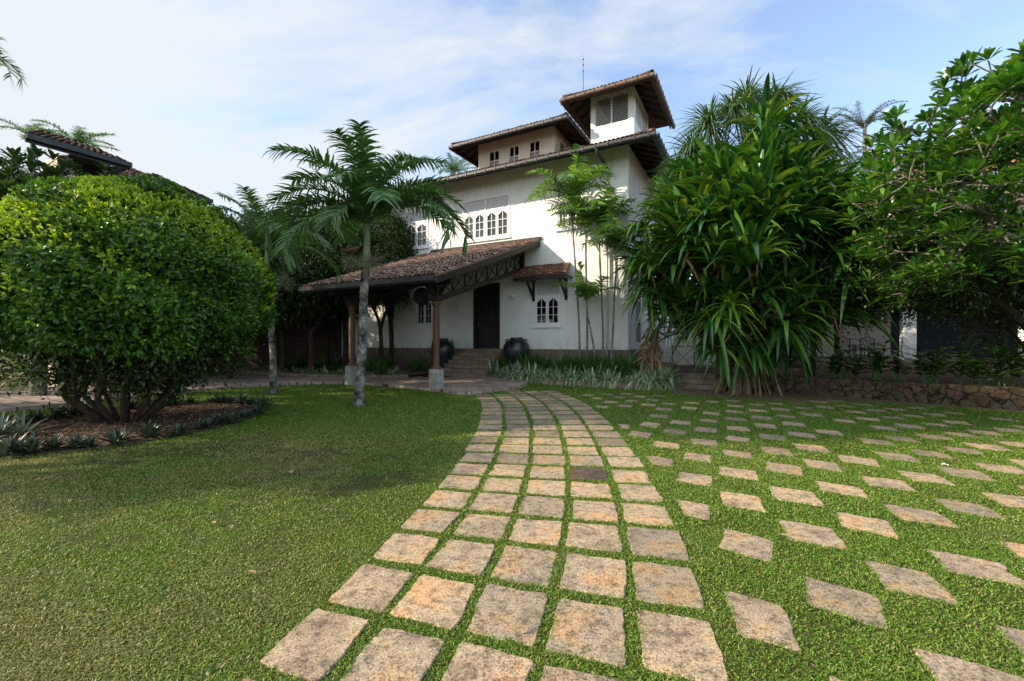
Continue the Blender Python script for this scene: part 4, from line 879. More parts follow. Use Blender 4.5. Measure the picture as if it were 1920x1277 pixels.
# ------------------------------------------------------------------ vegetation builders
def tubes_np(segs, n=6):
    """segs list of (p0,p1,r0,r1) -> V,F"""
    V, Fc = [], []; b = 0
    for p0, p1, r0, r1 in segs:
        p0 = np.asarray(p0, float); p1 = np.asarray(p1, float); d = p1 - p0; L = np.linalg.norm(d)
        if L < 1e-6: continue
        d /= L; ref = np.array([0, 0, 1.]) if abs(d[2]) < .9 else np.array([1., 0, 0]); u = np.cross(d, ref); u /= np.linalg.norm(u); w = np.cross(d, u)
        a = np.arange(n) * 2 * np.pi / n; ring = np.cos(a)[:, None] * u + np.sin(a)[:, None] * w
        V.append(p0 - d * r0 * .3 + ring * r0); V.append(p1 + d * r1 * .3 + ring * r1)
        i = np.arange(n); j = (i + 1) % n; Fc.append(np.stack([b + i, b + j, b + n + j, b + n + i], 1)); b += 2 * n
    return np.concatenate(V), np.concatenate(Fc)
def grow(p, tips, r, out, depth=0, lift=.0, rmin=.008, frac=.5):
    if len(tips) == 1 or depth > 12:
        for t in tips:
            mid = (p + t) / 2 + np.array([0, 0, -.06 * np.linalg.norm(t - p)]) + rng.normal(size=3) * .04 * np.linalg.norm(t - p); out += [(p, mid, r, (r + rmin) / 2), (mid, t, (r + rmin) / 2, rmin)]
        return
    k = 3 if len(tips) > 12 and rng.random() < .6 else 2
    idx = rng.choice(len(tips), k, replace=False); C = tips[idx].copy()
    for _ in range(4):
        lab = np.argmin(((tips[:, None] - C[None]) ** 2).sum(-1), 1)
        for i in range(k):
            if (lab == i).any(): C[i] = tips[lab == i].mean(0)
    for i in range(k):
        g = tips[lab == i]
        if not len(g): continue
        f = frac if len(g) > 1 else .8
        q = p + (C[i] - p) * f; q = q + rng.normal(size=3) * .07 * np.linalg.norm(q - p); q[2] += lift * np.linalg.norm(q - p)
        r2 = max(rmin, r * (len(g) / len(tips)) ** .42); mid = (p + q) / 2 + rng.normal(size=3) * .05 * np.linalg.norm(q - p)
        out += [(p, mid, r * .95 if depth else r, (r + r2) / 2), (mid, q, (r + r2) / 2, r2)]; grow(q, g, r2, out, depth + 1, lift, rmin, frac)
def crown_pts(n, c, r, lo=.0, shell=.6, zmin=-.9, lump=0):
    """points in ellipsoid, towards its shell"""
    out = []
    d = rdir(n * 4); d = d[d[:, 2] > zmin][:n]; k = len(d); rad = shell + (1 - shell) * rng.random(k) ** .7
    if lump:
        f = 1 + lump * np.sin(d[:, 0] * 5 + 1.3) * np.sin(d[:, 1] * 4 + d[:, 2] * 5) ; rad = rad * f
    return np.array(c) + d * np.array(r) * rad[:, None]
def leafball(tips, nper, spread, L, Wd, prof=OVAL, nseg=2, fold=.25, droop=.25, outc=None):
    n = len(tips) * nper; P = np.repeat(tips, nper, 0) + rng.normal(size=(n, 3)) * spread
    D = rdir(n) + np.array([0, 0, .15])
    if outc is not None: D = D + nrm(P - np.array(outc)) * .7
    return blades(P, D, rdir(n) * .6 + np.array([0, 0, 1.]), L * rng.uniform(.7, 1.25, n), Wd * rng.uniform(.8, 1.2, n), nseg, droop, prof, fold)
def tree(name, base, tips_c, tips_r, ntips, nper, spread, L, Wd, label, group=None, trunk=.16, m='dark_leaf', bark='bark_brown', zmin=-.5, lump=.12, fork=.35, shell=.45, cat='tree'):
    e = empty(name, base); tag(e, label, cat, group); b = np.array(base, float)
    tips = crown_pts(ntips, np.array(tips_c) - b, tips_r, shell=shell, zmin=zmin, lump=lump)
    segs = []; c = np.array(tips_c) - b; f = np.array([c[0] * fork * .6, c[1] * fork * .6, max(.6, (c[2] - tips_r[2]) * .9)])
    segs += [(np.zeros(3), f * .5 + np.array([.05, .03, 0]), trunk * 1.25, trunk), (f * .5 + np.array([.05, .03, 0]), f, trunk, trunk * .9)]
    grow(f, tips, trunk * .85, segs)
    V, Fc = tubes_np(segs); npmesh('trunk', V, Fc, M[bark], e)
    V, Fc = leafball(tips, nper, spread, L, Wd); npmesh('crown', V, Fc, M[m], e); return e

def frond(L, e0, e1, nl, ll, lw, az, rach=.02, droop=.5, vee=.5, taper=.35, twist=0, nseg=3):
    """one pinnate frond from the origin"""
    k = 26; s = np.linspace(0, 1, k); ang = e0 + (e1 - e0) * s ** 1.15; dl = L / (k - 1)
    r = np.concatenate([[0], np.cumsum(np.cos(ang[:-1]) * dl)]); z = np.concatenate([[0], np.cumsum(np.sin(ang[:-1]) * dl)])
    ca, sa = math.cos(az), math.sin(az); wob = np.sin(s * 2.2) * .12 * L * twist
    C = np.stack([r * ca - wob * sa, r * sa + wob * ca, z], 1)
    T = nrm(np.gradient(C, axis=0)); side = np.array([-sa, ca, 0.]); Up = nrm(np.cross(T, side)); Up[Up[:, 2] < 0] *= 1
    segs = [(C[i], C[i + 1], rach * (1 - s[i] * .85), rach * (1 - s[i + 1] * .85)) for i in range(0, k - 1)]
    V0, F0 = tubes_np(segs, 5)
    u = np.linspace(.13, .995, nl); P, D, U, LL, WW = [], [], [], [], []
    for sd in (1, -1):
        for uu in u:
            uu = min(.999, uu + random.uniform(-.006, .006)); x = uu * (k - 1); i = int(x); f = x - i; p = C[i] * (1 - f) + C[min(i + 1, k - 1)] * f; t = T[i]; n = np.cross(t, side) * -1
            if n[2] < 0 and ang[i] < 1.2 and ang[i] > -1.2: n = -n
            fw = .12 + uu * .75 + random.uniform(-.12, .12); v = vee + random.uniform(-.22, .22)
            d = side * sd + t * fw + n * v; P.append(p); D.append(d); U.append(n + side * sd * -.4)
            LL.append(ll * (np.interp(uu, [0, .15, .45, .8, 1], [.55, .85, 1, .8, taper + .2])) * random.uniform(.8, 1.12)); WW.append(lw * random.uniform(.8, 1.15))
    n = len(P); dr = droop * rng.uniform(.6, 1.5, n)
    V1, F1 = blades(P, D, U, LL, WW, nseg, dr, LINE, .18)
    return joinVF([(V0, F0), (V1, F1)])
def palm(name, base, bend, ztrunk, zshaft, r0, r1, fr, L, ll, lw, label, cat='palm tree', group=None, shaft=True, m='palm_leaf', seeds=None, bark='palm_trunk', nl=54, rings=True, nseg=4, droop=.5):
    """fr: list of (azimuth, e0, e1, length factor)"""
    e = empty(name, base); tag(e, label, cat, group)
    bx_, by_ = bend; pts = []; rad = []; K = 16
    for i in range(K + 1):
        t = i / K; pts.append((bx_ * t ** 1.4 + .03 * math.sin(t * 5), by_ * t ** 1.4, ztrunk * t)); rad.append((r0 + (r1 - r0) * min(1, t * 1.3)) + (.5 * r0 * max(0, 1 - t * 14)) + (.006 * (i % 2)))
    mb = MB(); mb.tube(pts, rad, 12); mb.build('trunk', M[bark], e, smooth=True)
    top = Vector(pts[-1])
    if shaft:
        t2 = top + Vector((bx_ * .15, by_ * .15, zshaft - ztrunk)); mb = MB(); mb.tube([top, top.lerp(t2, .1), top.lerp(t2, .55), t2], [r1 * .92, r1 * 1.1, r1 * .8, r1 * .5], 12); mb.build('crownshaft', M['crownshaft'], e, smooth=True); top = t2
    for a, e0, e1, lf in fr:
        V, Fc = frond(L * lf, e0, e1, nl, ll, lw, a, rach=.028 * L / 2.4, twist=random.uniform(-1, 1), droop=droop, nseg=nseg); npmesh('frond', V, Fc, M[m], e, loc=(top.x + .04 * math.cos(a), top.y + .04 * math.sin(a), top.z - .05))
    if seeds:
        for (dx, dy, dz, rr) in seeds:
            k = 700; d = rdir(k); P0 = np.array([dx, dy, ztrunk + dz]); tips = P0 + d * rr * np.array([1, 1, .75]) * (rng.random(k) ** .45)[:, None]
            org = np.array([pts[-1][0], pts[-1][1], ztrunk + .05])
            sg = [(org, P0 + rdir(1)[0] * rr * .3, .02, .012) for _ in range(6)] + [(P0 + (tips[i] - P0) * .15, tips[i], .006, .003) for i in range(0, k, 4)]
            A = tubes_np(sg, 4); B = blades(tips, rdir(k), rdir(k), .045, .028, 1, .1, None, 0); V, Fc = joinVF([A, B]); npmesh('flower_cluster', V, Fc, M['seed'], e)
    return e
TAU = 2 * math.pi
# two feather palms on the lawn (photo left)
fa = [(R(175), 1.25, -.35, 1.0), (R(190), 1.05, -.9, 1.05), (R(200), .75, -1.5, 1.15), (R(160), .6, -1.5, 1.2), (R(178), .9, -1.5, 1.1), (R(5), 1.15, -.2, .95), (R(-8), .85, -.85, 1.1), (R(-25), .75, -1.5, 1.2), (R(12), .8, -1.45, 1.25), (R(-5), 1.05, -1.45, 1.15),
      (R(90), 1.5, .3, 1.05), (R(-80), 1.45, .3, .95), (R(20), 1.45, -.1, 1.15), (R(165), 1.45, .0, 1.0), (R(20), 1.5, .2, 1.0), (R(-100), 1.1, -.7, .8), (R(120), .8, -1.0, 1.0), (R(-60), .9, -1.0, .8), (R(230), .2, -1.5, 1.0), (R(40), .9, -.9, 1.0), (R(-95), 1.5, -.2, 1.0), (R(215), 1.35, -.4, 1.1), (R(-40), 1.4, -.5, 1.0), (R(250), .6, -1.3, .6)]
palm('feather_palm', (*gp(672, 760), 0), (.22, 0), 3.42, 4.6, .115, .10, fa, 2.5, .66, .052, 'taller feather palm with lichen spotted grey trunk on the lawn before the porch', group='feather palms on the lawn', seeds=[(.38, -.1, .15, .42), (-.1, -.25, .1, .3)])
fb = [(R(170), 1.3, -.1, 1.0), (R(185), .95, -.9, 1.05), (R(5), 1.2, -.1, 1.0), (R(-10), .8, -1.0, 1.05), (R(25), .45, -1.3, 1.1), (R(150), .6, -1.2, 1.0), (R(90), 1.35, .1, .95), (R(-85), 1.35, .3, .9), (R(-50), .9, -.8, .9), (R(220), .9, -.9, .9), (R(60), 1.0, -.6, 1), (R(115), 1.2, 0, 1), (R(195), .4, -1.4, .9), (R(0), 1.4, .2, 1), (R(180), 1.45, .2, 1)]
palm('feather_palm', (*gp(512, 738), 0), (-.15, 0), 3.55, 4.45, .10, .085, fb, 2.2, .58, .046, 'smaller feather palm beside the round clipped bush, edge of the driveway', group='feather palms on the lawn', seeds=[(.40, -.1, -.15, .42)])
e = empty('spathe', (-3.98, 10.85, 3.86)); tag(e, 'dry brown boat shaped palm sheath hanging at the top of the taller palm trunk', 'palm sheath'); V, Fc = blades([(.24, 0, .1), (.2, .05, .1)], [(-1, 0, -.05), (-1, .05, -.1)], [(0, 0, 1.)] * 2, .5, .26, 6, .1, OVAL, -.5); npmesh('husk', V, Fc, M['dead_leaf'], e)

# slender areca palms before the wall
def areca(px0, px1, ytop, d, nf, label, Lf=1.25):
    y0 = -d; x0 = hx(px0, y0); x1 = hx(px1, y0); b = HW(x0, y0, .17); zt = hz(px1, ytop, y0)
    w = HW(x1, y0); fr = []
    for i in range(nf): a = TAU * i / nf + random.uniform(-.3, .3); fr.append((a, random.uniform(.7, 1.3), random.uniform(-.9, .1), random.uniform(.8, 1.1)))
    fr.append((random.uniform(0, 6), 1.5, 1.1, 1.0))
    return palm('areca_palm', tuple(b), (w.x - b.x, w.y - b.y), zt - .17 - .5, zt - .17, .042, .032, fr, Lf * 1.1, .62, .080, label, 'palm tree', 'slender areca palms before the white wall', m='areca', bark='cane', nl=17, nseg=3, droop=.45)
areca(1087, 1073, 370, 1.1, 13, 'tallest slender areca palm before the white wall, its bright top frond reaching the eave', 1.75)
areca(1099.5, 1100, 425, 1.0, 11, 'slender upright areca palm second from the left before the white wall', 1.6)
areca(1117, 1103, 560, 1.2, 6, 'short leaning areca palm with its crown low against the awning')
areca(1130, 1125, 420, .9, 13, 'slender areca palm before the downpipe with a broad crown', 1.65)
areca(1143.6, 1158, 468, 1.2, 11, 'rightmost areca palm leaning right against the white wall', 1.5)

# round clipped bush
def globe_bush():
    b = np.array([-7.7, 8.75, .02]); e = empty('clipped_bush', tuple(b)); tag(e, 'large round clipped bush with bright yellow green top in the oval bed', 'bush')
    C = np.array([.22, 0, 2.58]); Rr = np.array([2.32, 2.3, 1.98])
    d = rdir(40000); d = d[d[:, 2] > -.62]; d[:, :2] *= (1 - .14 * np.clip(d[:, 2], 0, 1) ** 1.3)[:, None]
    lump = 1 + .07 * np.sin(d[:, 0] * 9 + 2) * np.sin(d[:, 1] * 8) + .045 * np.sin(d[:, 2] * 13 + d[:, 0] * 6) + .02 * np.sin(d[:, 1] * 21 + d[:, 2] * 17)
    depth = 1 - rng.random(len(d)) ** 2.2 * .22; P = C + d * Rr * (lump * depth)[:, None]
    low = d[:, 2] < -.35; keep = ~low | (rng.random(len(d)) < .6); P = P[keep]; d = d[keep]
    nper = 6; P = np.concatenate([P, C + d[:9000] * Rr * .72]); d = np.concatenate([d, d[:9000]]); n = len(P) * nper; PP = np.repeat(P, nper, 0); dd = np.repeat(nrm(d + rng.normal(size=d.shape) * .35 + np.array([0, 0, .25])), nper, 0)
    t = np.tile(np.arange(nper) / nper, len(P))[:, None]; PP = PP + dd * t * .11
    D = nrm(rdir(n) + dd * (.35 + t * .9)); V, Fc = blades(PP, D, dd + rdir(n) * .3, .082 * rng.uniform(.7, 1.25, n), .042, 2, .12, OVAL, 0); npmesh('crown', V, Fc, M['bush'], e)
    q = d[(d[:, 2] > -.2)]; q = q[rng.random(len(q)) < np.clip(.08 + .50 * np.clip(q[:, 2], 0, 1) ** 1.1 - .05 * q[:, 0], 0, 1)]; k = len(q)  # shoots massed on top and left, putting the sunlit side into leaf colour
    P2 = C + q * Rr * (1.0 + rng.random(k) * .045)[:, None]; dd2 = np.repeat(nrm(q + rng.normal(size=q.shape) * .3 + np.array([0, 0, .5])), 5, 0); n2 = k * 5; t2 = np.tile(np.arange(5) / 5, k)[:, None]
    V, Fc = blades(np.repeat(P2, 5, 0) + dd2 * t2 * .08, nrm(rdir(n2) + dd2 * (.5 + t2)), dd2 + rdir(n2) * .3, .07 * rng.uniform(.7, 1.2, n2), .036, 2, .05, OVAL, 0); npmesh('sunlit_young_shoots', V, Fc, M['sunlit_shoot'], e)
    # loose lower skirt
    tips = []; 
    for _ in range(480):
        a = random.uniform(0, TAU); r = random.uniform(.3, 2.0); tips.append((.2 + r * math.cos(a), r * math.sin(a), random.uniform(.72, 1.7) + (r - 1) * .27))
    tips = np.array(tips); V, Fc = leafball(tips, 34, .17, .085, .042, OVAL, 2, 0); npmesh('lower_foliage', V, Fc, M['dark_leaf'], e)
    segs = []; 
    up_t = C + nrm(rdir(260)) * Rr * .75; up_t = up_t[up_t[:, 2] > 1.1]; allt = np.concatenate([up_t, tips[::2]])
    for s in range(14):
        a = TAU * s / 14; p = np.array([.32 * math.cos(a), .32 * math.sin(a), 0]); sel = allt[(np.floor((np.arctan2(allt[:, 1], allt[:, 0]) % TAU) / TAU * 14).astype(int) == s)]
        if len(sel) > 1: q = p * 2.6 + np.array([0, 0, .5]); segs.append((p, q, .055, .042)); grow(q, sel, .04, segs, 1, 0, .009, .45)
    V, Fc = tubes_np(segs); npmesh('trunk', V, Fc, M['bark_brown'], e)
globe_bush()
# border plants round the bed
def rosette(n, L, Wd, e_lo, e_hi, droop, prof=STRAP, nseg=5, fold=.2, c=(0, 0, 0), az0=0, tiltv=None, spread=.03, jl=.25, pw=2):
    i = np.arange(n); a = i * 2.399 + az0 + rng.normal(size=n) * .15; el = e_lo + (e_hi - e_lo) * (i + .5) / n + rng.normal(size=n) * .08
    D = np.stack([np.cos(a) * np.cos(el), np.sin(a) * np.cos(el), np.sin(el)], 1)
    if tiltv is not None: D = nrm(D + np.array(tiltv))
    P = np.array(c) + D * spread; U = np.tile([0, 0, 1.], (n, 1)) + D * -.3
    return blades(P, D, U, L * rng.uniform(1 - jl, 1 + jl * .6, n), Wd * rng.uniform(.85, 1.15, n), nseg, np.asarray(droop) * rng.uniform(.4, 1.6, n), prof, fold, pw)
rv = []
for k in range(4): V, Fc = joinVF([rosette(16, .30, .045, .2, 1.4, .25, LINE, 4, .25, (random.uniform(-.12, .12), random.uniform(-.12, .12), 0)) for _ in range(3)]); o = npmesh('border_plant', V, Fc, M['rhoeo']); rv.append(o)
first = list(rv)
nb = 40
for i in range(nb):
    a = TAU * i / nb + random.uniform(-.05, .05); x = bedc[0] + bedr[0] * .97 * math.cos(a) + random.uniform(-.08, .08); y = bedc[1] + bedr[1] * .97 * math.sin(a) + random.uniform(-.08, .08)
    o = first.pop() if first else rv[i % 4].copy()
    if o.name not in COL.objects: COL.objects.link(o)
    o.location = (x, y, .02); o.rotation_euler.z = random.uniform(0, 6); s = random.uniform(.75, 1.15); o.scale = (s, s, s); tag(o, 'dark purple leaved border plant edging the oval bed under the clipped bush', 'border plant', 'border plants round the oval bed')
V, Fc = joinVF([rosette(18, .52, .05, .2, 1.3, .25, LINE, 5, .25, (dx, dy, 0)) for dx, dy in ((0, 0), (.25, .1), (-.2, .15))]); o = npmesh('border_plant', V, Fc, M['silver'], loc=(-8.35, 7.15, .02)); tag(o, 'large silvery green strap leaved plant at the left end of the oval bed', 'border plant')
# fallen leaves on the bed
k = 2600; a = rng.uniform(0, TAU, k); r = np.sqrt(rng.random(k)) * .95; P = np.stack([bedc[0] + bedr[0] * r * np.cos(a), bedc[1] + bedr[1] * r * np.sin(a), np.full(k, .035) + rng.random(k) * .02], 1); D = rdir(k); D[:, 2] *= .25
V, Fc = blades(P, D, np.tile([0, 0, 1.], (k, 1)) + rdir(k) * .4, .07, .035, 2, .1, OVAL, .15); o = npmesh('leaf_litter', V, Fc, M['litter']); tag(o, 'brown fallen leaves covering the oval bed', 'leaf litter', kind='stuff')

# strap leaved plants in the beds
def clumps(name, spots, m, n, L, Wd, lo, hi, dr, label, group, cat='bed plant', prof=LINE):
    vs = []
    for k in range(3):
        V, Fc = rosette(n, L, Wd, lo, hi, dr, prof, 5, .15); vs.append(npmesh(name, V, Fc, M[m]))
    first = list(vs)
    for i, (x, y, z) in enumerate(spots):
        o = first.pop() if first else vs[i % 3].copy()
        if o.name not in COL.objects: COL.objects.link(o)
        o.location = (x, y, z); o.rotation_euler.z = random.uniform(0, 6); s = random.choice((.5, .7, .85, 1, 1.15)) * random.uniform(.9, 1.1); o.scale = (s, s, s); tag(o, label, cat, group)
ce = dense(cb_edge, 10); front = []; back = []
for i in range(0, len(ce) - 8, 1):
    x, y = ce[i]; 
    for r in range(2):
        off = .22 + r * .32 + random.uniform(-.08, .08); front.append((x + .48 * off + random.uniform(-.12, .12), y + .877 * off, .19))
for i in range(130):
    u = random.uniform(-5.2, .6); v = random.uniform(-1.95, -.35)
    if u > -.1 and v > -.2: continue
    p = HW(u, v); t = (p.x + 1) / 6
    if p.y > np.interp(p.x, [c[0] for c in ce[:-12]], [c[1] for c in ce[:-12]]) + .75: back.append((p.x, p.y, .19))
clumps('spider_plant', front, 'variegated', 40, .85, .042, .3, 1.45, .75, 'pale variegated spider plant arching over the stone kerb below the right ground floor window', 'spider plants along the kerb right of the steps')
clumps('lily_clump', back, 'lily', 40, 1.2, .055, .7, 1.5, .35, 'dark green strap leaved lily clump against the wall right of the steps', 'lily clumps against the wall right of the steps')
lf, lbk = [], []
for i in range(26): u = -8.7 - i * .27; v = np.interp(u, [-15, -12, -9.5, -8.1], [-5.4, -5.2, -4.6, -3.6]) + .3 + random.uniform(0, .25); p = HW(u, v); lf.append((p.x, p.y, .21))
for i in range(70): u = random.uniform(-16, -8.9); v = random.uniform(-4.2, -.6); p = HW(u, v); lbk.append((p.x, p.y, .21))
clumps('spider_plant', lf, 'variegated', 30, .62, .034, .3, 1.45, .75, 'pale variegated spider plant on the shaded kerb left of the steps, behind the porch posts', 'spider plants along the kerb left of the steps')
clumps('lily_clump', lbk, 'lily', 30, .95, .046, .6, 1.5, .4, 'dark strap leaved lily clump in the shaded bed left of the steps', 'lily clumps in the bed left of the steps')

# ------------------------------------------------------------------ the big rooted strap leaved plant
def ws(px, py, Y): return np.array([(px - 960) * Y / F_PX, Y, CAM_Z + (HOR - py) * Y / F_PX])
def screwpine(name, base, roset, label, trunk_r=.09, nroots=40, rspread=1.0, rz=1.6, dead=0, roots=True, inner=0):
    e = empty(name, base); tag(e, label, 'screw pine'); b = np.array(base); segs = []
    tips = np.array([r[0] - b for r in roset])
    f = np.array([0, 0, 1.3]); segs.append((np.zeros(3), f, trunk_r * 1.6, trunk_r * 1.6)); 
    grow(f, tips, trunk_r * 1.4, segs, 1, 0, .035, .5)
    V, Fc = tubes_np(segs, 8); npmesh('trunk', V, Fc, M['root'], e)
    for k in range(nroots):
        a = random.uniform(0, TAU); r = rspread * random.uniform(.25, 1.0); z0 = random.uniform(.5, rz); p0 = np.array([.12 * math.cos(a) + random.uniform(-.3, .3) , .12 * math.sin(a) + random.uniform(-.2, .2), z0]); p1 = np.array([r * math.cos(a), r * math.sin(a) * .8, -.03]); mid = (p0 + p1) / 2 + np.array([math.cos(a), math.sin(a), 0]) * .06 * r
        rr = random.uniform(.012, .03) if k > 8 else .05; V, Fc = tubes_np([(p0, mid, rr, rr * 1.05), (mid, p1, rr * 1.05, rr * 1.1)], 6); npmesh('stilt_root', V, Fc, M['root'], e)
    for pos, n, L, Wd, lo, hi, dr, mm, tilt in roset:
        prof = STRAP if Wd > .07 else LINE
        V, Fc = rosette(n, L, Wd, lo, hi, dr, prof, 8, .28 if Wd > .07 else .2, tiltv=tilt, spread=.06, pw=2.6 if Wd > .07 else 2); npmesh('leaf_rosette', V, Fc, M[mm], e, loc=tuple(pos - b))
    if inner:
        k = inner; i = rng.integers(0, len(tips), k); cc = np.array([tips[:, 0].mean(), tips[:, 1].mean() + .2, 0]); P = tips[i] * np.array([1, 1, 1.]); s_ = rng.uniform(.25, .9, k)[:, None]; P[:, :2] = cc[:2] + (P[:, :2] - cc[:2]) * s_; P += rng.normal(size=(k, 3)) * .15
        D = rdir(k); D[:, 2] = D[:, 2] * .7 + .2; V, Fc = blades(P, D, rdir(k) * .4 + np.array([0, 0, 1.]), rng.uniform(.8, 1.3, k), .14, 6, .5, STRAP, .25); o = npmesh('inner_foliage', V, Fc, M['strap'], e); o['kind'] = 'stuff'
    if dead:
        P = tips[rng.integers(0, len(tips), dead)] + rng.normal(size=(dead, 3)) * .2; D = rdir(dead) * .6 + np.array([0, 0, -.8]); V, Fc = blades(P, D, rdir(dead), rng.uniform(.5, 1.0, dead), .07, 5, .3, LINE, .3); npmesh('dead_leaves', V, Fc, M['dead_leaf'], e)
    return e
cb = np.array([7.25, 13.6, 0.0]); ros = []
def big_rosettes():
    out = []; tries = 0; C = np.array([7.6, 14.2, 4.2])
    while len(out) < 80 and tries < 20000:
        tries += 1; z = random.uniform(1.7, 6.8); rad = np.interp(z, [1.5, 2.5, 4, 5.5, 7, 8], [1.2, 2.3, 3.0, 2.7, 1.1, .7]); a = random.uniform(0, TAU); 
        if math.sin(a) > .35 and random.random() < .7: continue     # fewer at the back
        q = random.uniform(.75, 1.0) * rad; p = np.array([C[0] + q * math.cos(a) * 1.05, C[1] + q * math.sin(a) * .85, z])
        if all(np.linalg.norm(p - o[0]) > .60 for o in out):
            tl = np.array([math.cos(a), math.sin(a), 0]) * .55; up_ = z > 4.5
            kind = random.random()
            if kind < .6: out.append((p, 24, 1.6, .235, .2, 1.5, .26, 'strap', tl))
            elif kind < .82: out.append((p, 34, 1.3, .155, -.1, 1.4, .40, 'strap', tl))
            else: out.append((p, 34, .85, .11, -.1, 1.4, .45, 'strap_bright', tl * .8))
    fixed = [(1432, 245, 14.2, 26, 1.9, .22, .25, 1.45, .40, 'strap'), (1475, 270, 14.5, 18, 1.6, .19, .2, 1.4, .6, 'strap'), (1400, 350, 12.6, 30, .95, .10, .0, 1.4, .4, 'strap_bright'), (1440, 330, 12.9, 26, .95, .10, .1, 1.4, .4, 'strap_bright'),
             (1400, 500, 11.5, 30, 1.8, .20, .3, 1.4, .45, 'strap'), (1370, 405, 12.2, 26, 1.5, .18, .3, 1.4, .45, 'strap'), (1470, 430, 12.0, 24, 1.3, .14, .1, 1.4, .5, 'strap'), (1370, 575, 11.8, 30, .85, .10, -.6, 1.2, .6, 'strap_bright'), (1480, 590, 11.8, 20, 1.35, .13, -.1, 1.3, .6, 'strap'),
             (1330, 600, 12.2, 24, 1.2, .11, -.6, .9, .7, 'strap'), (1470, 610, 12.0, 22, 1.2, .13, -1.0, .6, .6, 'strap'), (1300, 470, 12.6, 24, 1.3, .13, -.1, 1.3, .5, 'strap'), (1540, 470, 12.4, 22, 1.5, .14, -.1, 1.2, .6, 'strap'), (1560, 540, 12.6, 20, 1.5, .13, -.2, 1.0, .6, 'strap'), (1590, 440, 12.3, 24, 1.6, .16, .0, 1.3, .6, 'strap'), (1605, 520, 12.2, 22, 1.7, .16, -.1, 1.1, .6, 'strap'), (1575, 590, 12.4, 20, 1.4, .14, -.2, 1.0, .6, 'strap'), (1560, 370, 12.9, 24, 1.4, .16, .1, 1.4, .5, 'strap'), (1410, 640, 12.4, 24, 1.0, .12, -1.0, .4, .5, 'strap'), (1350, 650, 12.6, 20, .9, .11, -1.1, .3, .5, 'strap')]
    for px, py, Y, n, L, Wd, lo, hi, dr, mm in fixed:
        p = ws(px, py, Y); d = nrm(p - np.array([7.6, 14.2, p[2] - .3])) * .3; d[1] -= .1; out.append((p, n, L, Wd, lo, hi, dr, mm, d))
    return out
screwpine('screw_pine', tuple(cb), big_rosettes(), 'huge broad leaved screw pine standing on bare stilt roots beside the garden steps', .10, 46, 1.15, 1.7, dead=150, inner=3200)
nar = []
for px, py, Y in ((1330, 235, 15.6), (1375, 215, 15.9), (1300, 290, 15.4), (1500, 235, 15.8), (1530, 285, 15.5), (1455, 190, 16.2), (1275, 335, 15.4), (1350, 300, 15.2), (1515, 340, 15.5), (1420, 235, 15.8), (1480, 300, 15.4), (1540, 250, 16.2), (1400, 190, 16.4), (1310, 350, 15.3), (1250, 370, 15.6), (1420, 280, 15.2)):
    p = ws(px, py, Y); d = nrm(p - np.array([8.6, 16.5, p[2] - .6])) * .35; nar.append((p, 150, 1.5, .056, -.5, 1.35, .75, 'narrow', d))
screwpine('screw_pine', (8.4, 16.6, .46), nar, 'narrow leaved screw pine with drooping grassy heads rising behind the broad leaved one', .11, 22, .9, 2.2, dead=50)
lp_ = []
for i in range(20):
    px, py, Y = random.uniform(1200, 1285), random.uniform(400, 590), random.uniform(14.0, 15.4); p = ws(px, py, Y); d = nrm(p - np.array([4.9, 15.2, p[2]])) * .45; lp_.append((p, 30, 1.05, .11, -.5, 1.2, .7, 'strap' if i % 3 else 'strap_bright', d))
screwpine('screw_pine', (*gp(1222, 716, .17), .17), lp_, 'smaller screw pine with shaggy brown dead leaves at the right end of the kerbed bed', .06, 14, .55, 1.4, dead=40)
# dead leaf bundle on its trunk
bb = gp(1222, 716, .17)
k = 150; P = np.stack([bb[0] + rng.normal(size=k) * .10, bb[1] + rng.normal(size=k) * .1, rng.uniform(.5, 2.1, k)], 1); D = rdir(k); D[:, 2] = -np.abs(D[:, 2]) - .4; V, Fc = blades(P - np.array([bb[0], bb[1], .17]), D, rdir(k), rng.uniform(.3, .6, k), .07, 4, .2, LINE, .3)
o = npmesh('dead_leaves', V, Fc, M['dead_leaf'], [x for x in COL.objects if x.name == 'screw_pine.002'][0])

